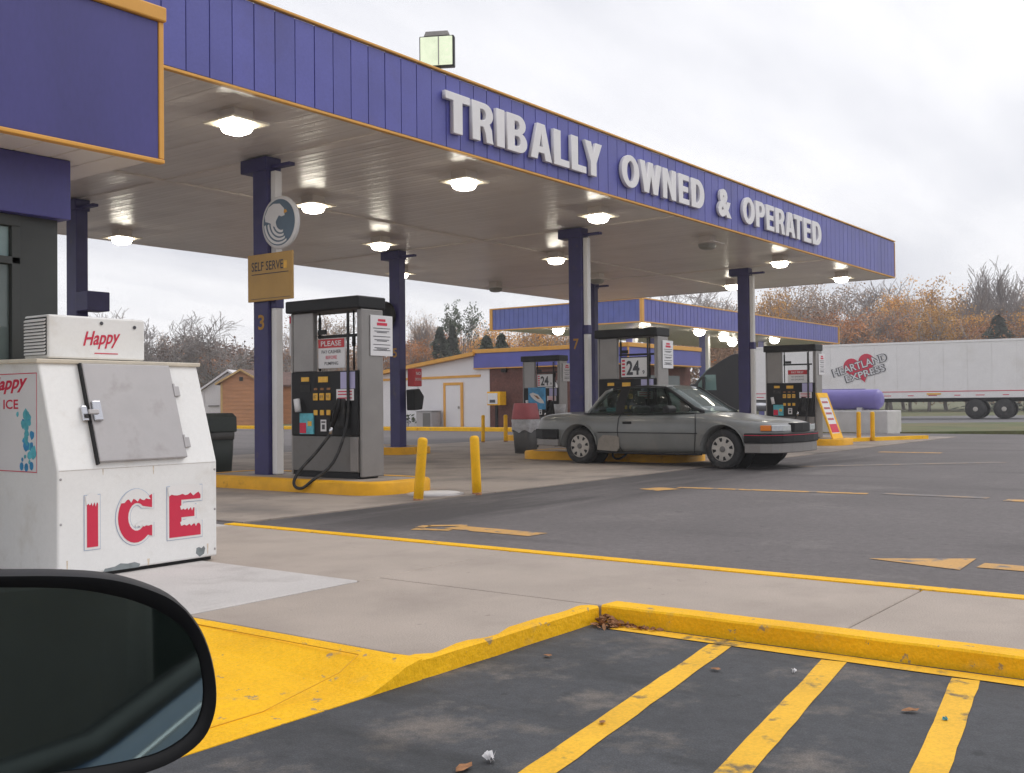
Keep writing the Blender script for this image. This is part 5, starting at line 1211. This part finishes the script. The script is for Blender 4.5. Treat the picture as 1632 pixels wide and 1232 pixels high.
for x, y, lab in ((48.9 + 2.2, 34.64, 'far lamp under the left end of the distant canopy'), (58.4, 34.0, 'lower left one of two lamps seen over the 24 price pump'), (53.84, 30.45, 'upper right one of two lamps seen over the 24 price pump'),
                  (58.27, 29.2, 'distant lamp just left of the rightmost near column'), (64.78, 30.67, 'distant lamp next to the far column left of the rightmost near column'), (70.97, 32.96, 'lowest distant lamp left of the rightmost near column'), (69.88, 29.3, 'distant lamp right of the rightmost near column')):
    far_light(x, y, lab)

# =================================================================== TANK
t = thing('storage_tank', 'purple horizontal fuel tank on a white concrete block', 'tank', (34.6, 11.6, 0), R(96))
MB().tube([(-2.4, 0, 1.06), (-2.3, 0, 1.06), (-1, 0, 1.06), (.62, 0, 1.06), (.72, 0, 1.06), (.76, 0, 1.06)][::-1], [.12, .25, .33, .33, .33, .20], 28).obj('tank_shell', mat['tank'], t)
MB().box(-2.9, 1.15, -.55, .55, -.1, .70).obj('concrete_block', mat['conc_white'], t, .03)
MB().tube([(-1.55, 0, 1.37), (-1.55, 0, 1.52)], .06, 8).tube([(-1.55, 0, 1.52), (-1.55, 0, 1.56)], .1, 8).obj('filler_cap', mat['black'], t)
MB().tube([(-2.2, 0, 1.40), (.2, 0, 1.40)], .012, 5).obj('top_rail', mat['tank'], t)
for x in (-1.8, .1): MB().box(x - .08, x + .08, -.28, .28, .70, .80).obj('saddle', mat['conc_white'], t)
for o in t.children:
    if o.name.startswith('tank_shell'): o.scale = (1, 1, 1)
t.rotation_euler.z = R(84 + 180)

# =================================================================== LORRY
rear = CL(27.4, 54.4); front = CL(14.05, 61.9); hv = Vector((front[0] - rear[0], front[1] - rear[1])); TL = hv.length; ang = math.atan2(hv.y, hv.x)
tr = thing('lorry_trailer', 'long white box trailer with a red heart emblem parked beyond the tank', 'trailer', (rear[0], rear[1], 0), ang)
# local x runs from the tail to the nose; the side we see is local +y
TW = 1.28
npan_ = 13; pl = (TL - .24) / npan_
mb = MB().box(.1, TL - .1, -TW + .03, TW - .02, 1.20, 4.05); mb.obj('box_body', mat['trailer'], tr)
ps = MB().box(.008, pl - .008, 0, .016, 1.42, 3.98).mesh('side_panel', mat['trailer'])
for i in range(npan_): meshobj('side_panel', ps, tr, (.12 + i * pl, TW - .02, 0))
MB().box(.05, TL - .05, -TW, TW + .02, 3.985, 4.10).obj('top_rail', mat['trailer'], tr, .01)
MB().box(.05, TL - .05, -TW, TW + .02, 1.10, 1.415).obj('bottom_rail', mat['trailer'], tr, .01)
MB().box(.06, TL - .06, TW + .0205, TW + .024, 1.43, 1.47).obj('red_line', mat['inkred'], tr)
for k in range(14):
    MB().box(.5 + k * 1.15, .5 + k * 1.15 + (.3 if k % 2 else .42), TW + .0205, TW + .026, 1.22, 1.26).obj('marker', mat['inkred'], tr)
MB().box(4.9, 5.6, TW + .0205, TW + .05, 1.28, 1.36).obj('marker', mat['amber'], tr)
MB().box(.4, TL - 3, -.5, -.4, .9, 1.12).box(.4, TL - 3, .4, .5, .9, 1.12).obj('chassis_rail', mat['black'], tr)
def lwheel(par, x, y, r=.51, w=.3):
    q = bpy.data.objects.new('wheel', None); COL.objects.link(q); q.parent = par; q.location = (x, y, r)
    f = lambda a, b, c: (a, c, b)
    MB().lathe([(.3, -w), (r - .04, -w), (r, -w + .05), (r, w - .05), (r - .04, w), (.3, w)], 26, fn=f).obj('tyre', mat['rubber'], q)
    MB().lathe([(.29, w - .12), (.30, w - .01), (.24, w - .05), (.12, w + .0), (.05, w + .02)], 22, fn=f).obj('rim', mat['rim'], q)
for x in (1.9, 3.25):
    for s in (-1, 1): lwheel(tr, x, s * (TW - .28))
MB().box(.9, 1.0, -1.2, 1.2, .3, .9).obj('mud_flap', mat['black'], tr)
MB().box(TL - 4.6, TL - 4.45, TW - .4, TW - .2, 0.05, 1.1).obj('landing_leg', mat['metal'], tr)
# emblem: red heart with slanted words across it
ctr = Vector((TL - 6.35, TW + .028, 2.72)); ex = Vector((-1, 0, .30)).normalized(); ez = Vector((.30, 0, 1)).normalized()
heart = []
for i in range(40):
    a = 2 * math.pi * i / 40; heart.append((.052 * 16 * math.sin(a) ** 3, .052 * (13 * math.cos(a) - 5 * math.cos(2 * a) - 2 * math.cos(3 * a) - math.cos(4 * a))))
em = MB().prism(heart, 0, .004, lambda a, b, h: tuple(ctr + ex * a + ez * (b + .1) + Vector((0, h, 0)))).obj('heart', mat['inkred'], tr)
for s, zz_, hgt, wid, o_ in (('HEARTLAND', .02, .40, 2.9, 0), ('EXPRESS', -.48, .36, 2.1, .15)):
    p = ctr + ex * o_ + ez * zz_
    text('lettering', s, mat['ink'], tr, p + Vector((0, .005, 0)) - ez * .03, ex, ez, hgt + .06, wid + .12, bold=.06, align='C')
    text('lettering', s, mat['paper'], tr, p + Vector((0, .008, 0)), ex, ez, hgt, wid, bold=.012, align='C')
# tractor
tk = thing('lorry_tractor', 'black lorry cab with sloping roof in front of the white trailer', 'lorry', (front[0], front[1], 0), ang)
side = [(0.35, .55), (.35, 3.60), (.5, 3.78), (.9, 3.74), (1.6, 3.38), (2.4, 2.85), (3.15, 2.1), (4.9, 1.75), (5.35, 1.5), (5.45, .9), (5.45, .45), (4.6, .45), (2.4, .5)]
MB().prism(side, -1.18, 1.18, lambda a, b, h: (a, h, b)).obj('cab', mat['truck'], tk, .08, 3)
for s in (-1, 1):
    y = s * 1.183
    MB().prism([(1.8, 1.7), (2.95, 1.7), (2.9, 2.1), (2.45, 2.6), (1.85, 2.6)], min(y, y + s * .01), max(y, y + s * .01), lambda a, b, h: (a, h, b)).obj('side_window', mat['truckglass'], tk)
    MB().box(2.45, 2.6, s * 1.35 - .12, s * 1.35 + .12, 1.75, 2.5).obj('mirror', mat['truck'], tk, .03)
    MB().tube([(-1.2, s * .9, .78), (.3, s * .9, .78)], .33, 14).obj('fuel_tank', mat['chrome'], tk)
    lwheel(tk, 4.45, s * 1.0); lwheel(tk, -1.9, s * .98); lwheel(tk, -.7 - 2.4, s * .98)
MB().prism([(2.2, 3.0), (2.42, 2.83), (3.12, 2.13), (3.16, 2.17), (2.46, 2.87), (2.24, 3.04)], -1.0, 1.0, lambda a, b, h: (a, h, b)).obj('windscreen', mat['truckglass'], tk)
MB().box(-3.8, .3, -.45, .45, .75, 1.0).obj('chassis', mat['black'], tk)
for x, z in ((1.85, 3.42), (2.0, 3.32)): MB().box(x, x + .12, 1.0, 1.15, z, z + .06).obj('marker_lamp', mat['turnsig'], tk)

# =================================================================== SHEDS
def shed(l, d, w, dep, eave, ridge, rot, name, lab, wm, tm, boards=True, roofm='brownroof', l_off=0):
    x, y = CL(l, d)
    t = thing(name, lab, 'shed', (x, y, -.1), math.atan2(RH.y, RH.x) + rot)
    # local x to the viewer's right, local y away
    h = w / 2
    MB().prism([(-h + .03, 0), (h - .03, 0), (h - .03, eave - .03), (0, ridge - .05), (-h + .03, eave - .03)], .02, dep, lambda a, b, q: (a, q, b)).obj('wall', mat[wm], t)
    if boards:
        nb = 15; bh = ridge / nb
        for i in range(nb):
            z0, z1 = i * bh, (i + 1) * bh + .02
            def hw(z): return h if z <= eave else max(.02, h * (ridge - z) / (ridge - eave))
            z1 = min(z1, ridge - .03)
            a0, a1 = hw(z0), hw(z1)
            MB().add([(-a0, -.028, z0), (a0, -.028, z0), (a1, -.004, z1), (-a1, -.004, z1), (-a0, .018, z0), (a0, .018, z0), (a1, .018, z1), (-a1, .018, z1)],
                     [(0, 1, 2, 3), (4, 5, 6, 7), (0, 1, 5, 4), (1, 2, 6, 5), (2, 3, 7, 6), (3, 0, 4, 7)]).obj('siding_board', mat[wm], t)
    for s in (-1, 1):
        oh = .22
        ex_, ez_ = s * (h + oh), eave - oh * (ridge - eave) / h
        MB().add([(0, -.2, ridge), (ex_, -.2, ez_), (ex_, dep + .2, ez_), (0, dep + .2, ridge), (0, -.2, ridge + .09), (ex_, -.2, ez_ + .09), (ex_, dep + .2, ez_ + .09), (0, dep + .2, ridge + .09)],
                 [(0, 1, 2, 3), (4, 5, 6, 7), (0, 1, 5, 4), (1, 2, 6, 5), (2, 3, 7, 6), (3, 0, 4, 7)]).obj('roof', mat[roofm], t)
        MB().add([(0, -.235, ridge - .02), (ex_, -.235, ez_ - .02), (ex_, -.205, ez_ - .02), (0, -.205, ridge - .02), (0, -.235, ridge + .09), (ex_, -.235, ez_ + .09), (ex_, -.205, ez_ + .09), (0, -.205, ridge + .09)],
                 [(0, 1, 2, 3), (4, 5, 6, 7), (0, 1, 5, 4), (1, 2, 6, 5), (2, 3, 7, 6), (3, 0, 4, 7)]).obj('barge_board', mat[tm], t)
        MB().box(s * (h - .06) - .05, s * (h - .06) + .05, -.04, .0, 0, eave - .05).obj('corner_board', mat[tm], t)
    return t
wsd = shed(-13.72, 53.8, 2.12, 3.0, 2.35, 2.95, 0, 'garden_shed', 'orange brown wooden shed with lapped boards and a small gable vent', 'wood', 'woodtrim')
MB().box(-.09, .09, -.055, -.03, 2.42, 2.62).obj('vent', mat['storedark'], wsd)
w2 = shed(-15.35, 57.5, 2.9, 4.0, 2.05, 3.05, 0, 'garden_shed', 'white metal shed partly hidden behind the ice chest', 'sidewhite', 'sidewhite', False, 'sidewhite')
for z in (1.15, .72): MB().box(-1.1, -.5, -.05, -.02, z, z + .05).obj('slot_vent', mat['grey'], w2)
ws3 = shed(-11.1, 58.5, 3.4, 3.7, 2.25, 2.9, R(90), 'garden_shed', 'brown roofed wooden shed seen between the column marked 3 and the nearest pump', 'wood', 'woodtrim', True)
MB().box(-.3, -.05, .6, .9, 2.6, 3.25).obj('roof_vent', mat['paper'], ws3)

# =================================================================== TREES
def rnd_unit():
    while True:
        v = Vector((random.uniform(-1, 1), random.uniform(-1, 1), random.uniform(-1, 1)))
        if .05 < v.length < 1: return v.normalized()
def skeleton(h, spread, levels, nb, seed, up=.35, trunk_frac=.35, r0=.16):
    random.seed(seed); segs = []; tips = []
    def grow(p, d, ln, r, lv):
        pts = [p]; rs = [r]; q = p; dd = d
        k = 4 if lv == 0 else 3
        for i in range(k):
            dd = (dd + rnd_unit() * .16 + Vector((0, 0, .05))).normalized(); q = q + dd * (ln / k); pts.append(q); rs.append(r * (1 - .62 * (i + 1) / k))
        segs.append((pts, rs, lv))
        if lv >= levels: tips.append(q); return
        c = nb[lv]
        for i in range(c):
            f = trunk_frac + (1 - trunk_frac) * (i + random.random() * .8) / c if lv == 0 else .25 + .75 * (i + random.random()) / c
            f = min(f, .999); j = int(f * k); a = pts[j].lerp(pts[j + 1], f * k - j); ra = rs[j] * .62
            side = rnd_unit(); side = (side - dd * side.dot(dd)).normalized()
            nd = (dd * (.75 if lv else .8) + side * spread + Vector((0, 0, up))).normalized()
            grow(a, nd, ln * random.uniform(.50, .72) * (1 - .25 * (f if lv == 0 else 0)), max(ra, .018), lv + 1)
    grow(Vector((0, 0, -.2)), Vector((0, 0, 1)), h * .62, r0, 0)
    return segs, tips
def wood_mesh(segs, lv0, lv1, name, m, minr=.02):
    mb = MB()
    for pts, rs, lv in segs:
        if lv0 <= lv <= lv1: mb.tube(pts, [max(minr, r) for r in rs], 6 if lv == 0 else (4 if lv == 1 else 3), False)
    return mb.mesh(name, m, False)
def leaf_mesh(tips, per, rad, size, m, seed, name='crown', flat=.8):
    random.seed(seed); mb = MB()
    for tp in tips:
        for k in range(per):
            p = tp + Vector((random.gauss(0, rad), random.gauss(0, rad), random.gauss(0, rad * flat))); a = rnd_unit() * size * random.uniform(.6, 1.2); b = a.orthogonal().normalized(); b = (Matrix.Rotation(random.random() * 6.28, 3, a) @ b) * size * random.uniform(.4, .8)
            mb.add([p - a, p + b, p + a, p - b], [(0, 1, 2, 3)])
    return mb.mesh(name, m, False)
PRO = {}
def proto(key, h, spread, levels, nb, seed, leaf=None, per=0, rad=.4, size=.2, up=.35, tf=.3, r0=.16, minr=.022):
    segs, tips = skeleton(h, spread, levels, nb, seed, up, tf, r0)
    tm = wood_mesh(segs, 0, 1, 'trunk', mat['bark']); bm_ = wood_mesh(segs, 2, levels, 'branches', mat['twig'], minr)
    lm = leaf_mesh(tips, per, rad, size, mat[leaf], seed + 1) if leaf else None
    zmax = max(p.z for s in segs for p in s[0]); PRO[key] = (tm, bm_, lm, zmax)
proto('bare_a', 12, .85, 4, (9, 5, 4, 4), 11, up=.30, tf=.25, minr=.026)
proto('bare_b', 12, 1.0, 4, (8, 5, 5, 4), 12, up=.16, tf=.3, minr=.026)
proto('bare_tall', 14, .55, 4, (10, 5, 4, 3), 13, up=.5, tf=.3, minr=.03)
proto('orange_a', 10, .7, 3, (11, 6, 5), 21, 'leaf_orange', 17, .30, .10, up=.45)
proto('orange_b', 11, .55, 3, (12, 6, 5), 22, 'leaf_orange', 14, .30, .10, up=.6)
proto('tan_a', 10, .75, 4, (10, 5, 4, 3), 23, 'leaf_tan', 8, .28, .09, up=.4)
proto('tan_b', 12, .5, 4, (11, 5, 4, 3), 24, 'leaf_tan', 6, .28, .09, up=.6)
proto('rust_a', 8, .8, 3, (11, 6, 5), 25, 'leaf_rust', 16, .30, .10)
proto('brush', 6, 1.0, 3, (9, 6, 5), 26, 'leaf_brown', 11, .4, .12, tf=.1, r0=.08)
# dark evergreens
def conifer(key, h, w, seed):
    random.seed(seed); mb = MB()
    for k in range(2600):
        f = random.random() ** .8; z = h * (.08 + .92 * f); r = w * (1 - f) ** .8 * (0.35 + .65 * random.random()) * (1 + .25 * math.sin(f * 40)); a = random.random() * 6.283
        p = Vector((r * math.cos(a), r * math.sin(a), z - r * .25)); d = Vector((math.cos(a), math.sin(a), -.25)) * .32; e = Vector((-math.sin(a), math.cos(a), random.gauss(0, .5))) * .14
        mb.add([p - d * .4, p + e, p + d, p - e], [(0, 1, 2, 3)])
    t_ = MB().tube([(0, 0, -.2), (0, 0, h * .9)], [.16, .03], 7).mesh('trunk', mat['bark'])
    PRO[key] = (t_, None, mb.mesh('crown', mat['leaf_green'], False), h)
conifer('fir_a', 9, 2.0, 31); conifer('fir_b', 8, 2.6, 32)
# a lone tree with tufts at its top
segs, tips = skeleton(13, .7, 3, (7, 4, 4), 41, .3, .72, .18)
PRO['tufted'] = (wood_mesh(segs, 0, 1, 'trunk', mat['bark']), wood_mesh(segs, 2, 3, 'branches', mat['twig']), leaf_mesh(tips, 16, .30, .17, mat['leaf_green'], 42), max(p.z for s in segs for p in s[0]))
def tree(key, px, top, d, lab, rot=None, wide=1.0):
    # px, top: where it stands across the view and how high it reaches (photo pixels), d metres ahead
    l = (px - 816) / 1691.5 * d; x, y = CL(l, d); hor = 648 - (px - 816) * .0101
    hgt = (hor - top) / 1691.5 * d * 1.10 + 1.05; tm, bm_, lm, zm = PRO[key]; s = hgt / zm
    t = thing('tree', lab, 'tree', (x, y, -.13), random.random() * 6.28 if rot is None else rot, 'trees along the horizon')
    t.scale = (s * wide, s * wide, s)
    meshobj('trunk', tm, t)
    if bm_: meshobj('branches', bm_, t)
    if lm: meshobj('crown', lm, t)
    return t
random.seed(99)
TREES = [
 ('bare_b', 262, 512, 84, 'bare grey tree just right of the ice chest top box', 1.15), ('bare_b', 352, 516, 86, 'wide bare grey tree left of the column marked 3', 1.3), ('bare_a', 212, 520, 95, 'bare tree half hidden by the ice chest', 1.2),
 ('rust_a', 330, 572, 96, 'low rust brown thicket above the white shed', 1.5), ('brush', 250, 560, 96, 'brown thicket right of the ice chest', 1.3), ('brush', 395, 560, 98, 'brown thicket above the wooden shed', 1.5), ('brush', 330, 556, 100, 'brown thicket beneath the wide bare tree', 1.6), ('tan_a', 300, 548, 98, 'brown tree between the two bare grey trees at left', 1.1), ('bare_b', 420, 540, 95, 'bare tree behind the column marked 3', 1.2), ('tan_a', 520, 520, 90, 'tan tree seen through the frame of the nearest pump', 1.1),
 ('tan_b', 588, 545, 100, 'tan tree behind the right side of the nearest pump', 1.1), ('rust_a', 652, 555, 90, 'rust red tree just right of the column marked 5', 1.0), ('tan_b', 669, 514, 108, 'slim tan tree above the left end of the white building', .8),
 ('fir_b', 702, 536, 92, 'dark evergreen left of the tall tufted tree', .9), ('fir_a', 722, 532, 94, 'second dark evergreen next to the first', .8), ('tufted', 742, 497, 96, 'tall thin tree with green tufts at its top', .75),
 ('rust_a', 690, 540, 118, 'hazy brown tree behind the evergreens', 1.4), ('orange_b', 758, 536, 118, 'hazy brown tree right of the tufted tree', 1.2), ('rust_a', 638, 545, 118, 'hazy brown tree behind the column marked 5', 1.3),
 ('orange_a', 792, 528, 100, 'orange tree left of the far canopy', 1.2), ('orange_b', 836, 520, 102, 'orange tree under the left end of the far canopy', 1.3), ('orange_a', 878, 528, 100, 'orange tree left of the column marked 7', 1.3), ('fir_b', 776, 548, 84, 'low dark evergreen above the white building roof', 1.1),
 ('fir_b', 800, 545, 86, 'dark bush behind the orange roof edge', 1.0), ('orange_b', 925, 520, 104, 'orange tree hidden behind the column marked 7', 1.3),
 ('bare_b', 1080, 468, 118, 'bare tree above the middle of the far canopy', 1.2), ('bare_a', 1125, 470, 120, 'bare tree left of the rightmost column', 1.1), ('bare_b', 1030, 476, 122, 'bare tree behind the corner of the far canopy', 1.2), ('tan_a', 1165, 500, 118, 'tan tree behind the rightmost column', 1.1),
 ('orange_a', 1222, 474, 108, 'round orange tree just right of the rightmost column', .8), ('tan_a', 1290, 470, 112, 'tan tree over the right end of the far canopy', 1.1), ('tan_b', 1260, 486, 118, 'tan tree between the round orange one and the bare ones', 1.2),
 ('bare_b', 1345, 464, 112, 'grey bare tree right of the far canopy end', 1.1), ('bare_a', 1385, 466, 116, 'grey bare tree in the middle right', 1.1), ('bare_b', 1412, 460, 124, 'bare tree under the canopy corner', 1.0), ('tan_a', 1368, 505, 104, 'brown tree above the trailer emblem', 1.2), ('rust_a', 1335, 520, 100, 'rust brown tree left of the trailer emblem', 1.2),
 ('orange_b', 1450, 466, 108, 'tall orange tree above the middle of the trailer', .95), ('orange_a', 1508, 470, 112, 'broad orange tree above the trailer', 1.1), ('orange_a', 1480, 500, 102, 'yellow orange tree close behind the trailer', 1.1), ('rust_a', 1420, 510, 104, 'rust tree close behind the trailer', 1.2),
 ('bare_tall', 1566, 431, 104, 'tallest bare tree at the right', .9), ('bare_a', 1596, 452, 112, 'bare tree just right of the tallest one', 1.0), ('bare_tall', 1636, 440, 106, 'bare tree cut by the right edge', 1.0), ('orange_b', 1540, 500, 104, 'orange tree left of the tallest bare one', 1.1), ('fir_b', 1592, 518, 98, 'dark green bush above the trailer at the right', 1.2), ('orange_a', 1640, 505, 104, 'orange tree at the right edge', 1.1), ('rust_a', 1560, 520, 100, 'rust tree below the tallest bare one', 1.1),
 ('tan_b', 1700, 460, 110, 'tan tree beyond the right edge', 1.1), ('bare_a', 150, 505, 92, 'bare tree behind the store corner', 1.2), ('tan_a', 1640, 480, 120, 'hazy tan tree at the right edge', 1.3), ('tan_b', 1440, 490, 122, 'hazy tan tree behind the orange ones', 1.3), ('rust_a', 1300, 515, 102, 'rust tree over the right end of the far canopy', 1.2),
]
for k, px, top, d, lab, wd in TREES: tree(k, px, top, d, lab, None, wd)
mat['leaf_under'] = leafmat('undergrowth', (0.36, 0.21, 0.12))
# low tangled brush at the wood's edge: one mass
random.seed(55); tm, bm_, lm, zm = PRO['brush']; wm = MB()
src = [(bm_, 0), (lm, 1)]
brush_v, brush_f, brush_m = [], [], []
bv = [v.co.copy() for v in lm.vertices]; bf = [tuple(p.vertices) for p in lm.polygons]
for k in range(64):
    d = random.uniform(100, 128); px = -60 + 1800 * (k + random.random()) / 64; l = (px - 816) / 1691.5 * d; x, y = CL(l, d); hgt = random.uniform(3.6, 6.5); s = hgt / zm; a = random.random() * 6.28
    mrot = Matrix.Rotation(a, 3, 'Z'); off = Vector((x, y, -.13)); o = len(wm.v)
    step = 1
    wm.v += [tuple(off + (mrot @ v) * s * (1.25 if i_ == 0 else 1.25)) for i_, v in enumerate(bv)] ; wm.f += [tuple(i + o for i in f) for f in bf]; wm.sm += [False] * len(bf)
tag(wm.obj('undergrowth', mat['leaf_under'], fix=False), 'low brown tangle of undergrowth along the edge of the wood', 'undergrowth', kind='stuff')

# =================================================================== SMALL LITTER
random.seed(17)
def leaf_shape(s):
    pts = [(-.5, 0, 0), (-.25, .2, .05), (.1, .28, .1), (.35, .15, .06), (.55, 0, .12), (.35, -.17, .03), (.05, -.26, .09), (-.25, -.18, .02)]
    return [(a * s, b * s, c * s * .9) for a, b, c in pts]
mb = MB()
for k in range(120):
    a = random.random() ** .8; x = 4.66 - abs(random.gauss(0, .055)) - .01; y = 2.90 - abs(random.gauss(0, .06)) - .01
    if random.random() < .3: x = 4.66 - random.random() * .06; y = 2.90 - random.random() * .35
    s = random.uniform(.02, .045); m_ = Matrix.Rotation(random.random() * 6.28, 3, 'Z') @ Matrix.Rotation(random.gauss(0, .5), 3, 'X') @ Matrix.Rotation(random.gauss(0, .4), 3, 'Y')
    dd = math.hypot(x - 4.66, y - 2.9); z = -.074 + max(0, .05 - dd * .35) * random.random()
    mb.add([tuple(Vector((x, y, z)) + m_ @ Vector(p)) for p in leaf_shape(s)], [tuple(range(8))])
tag(mb.obj('leaf_litter', mat['leaf_dead'], fix=False), 'brown dead leaves heaped in the yellow kerb corner', 'leaves', kind='stuff')
for x, y, s, lab in ((3.95, 1.16, .06, 'curled brown leaf between the two right stall lines'), (4.1, 2.0, .05, 'brown leaf between the two left stall lines'), (3.9, 2.72, .05, 'brown leaf near the foot of the kerb'), (2.55, 2.1, .07, 'brown leaf at the bottom edge of the stall'), (3.2, 2.0, .04, 'small reddish leaf on the stained asphalt')):
    t = tag(MB().add([tuple(Matrix.Rotation(s * 90, 3, 'Z') @ Vector(p)) for p in leaf_shape(s * 1.1)], [tuple(range(8))]).obj('fallen_leaf', mat['leaf_dead'], loc=(x, y, -.076)), lab, 'leaf', 'loose leaves on the stall')
for x, y, r, m_, lab in ((2.66, 2.08, .018, 'paper', 'crumpled white paper scrap at the bottom edge of the stall'), (4.25, 1.72, .009, 'paper', 'white scrap near the second stall line'), (3.92, 1.03, .008, 'teal', 'blue green scrap lying on the rightmost stall line')):
    mb = MB(); 
    for q in range(7):
        p = Vector((random.gauss(0, r * .4), random.gauss(0, r * .4), r * .5 + abs(random.gauss(0, r * .3)))); a = rnd_unit() * r; b = a.orthogonal().normalized() * r
        mb.add([p - a, p + b, p + a, p - b], [(0, 1, 2, 3)])
    tag(mb.obj('paper_scrap', mat[m_], loc=(x, y, -.08)), lab, 'litter', 'scraps of litter on the stall')

# =================================================================== HAZE
hm = bpy.data.materials.new('haze'); hm.use_nodes = True; hn = hm.node_tree; hn.nodes.clear()
ho = hn.nodes.new('ShaderNodeOutputMaterial'); hv = hn.nodes.new('ShaderNodeVolumePrincipled')
hv.inputs['Color'].default_value = (0.93, 0.92, 0.94, 1); hv.inputs['Density'].default_value = 0.0014; hv.inputs['Anisotropy'].default_value = 0.2
hn.links.new(hv.outputs[0], ho.inputs['Volume'])
o = MB().box(-25, 175, -110, 150, -1.2, 24).obj('haze', hm); tag(o, kind='stuff')
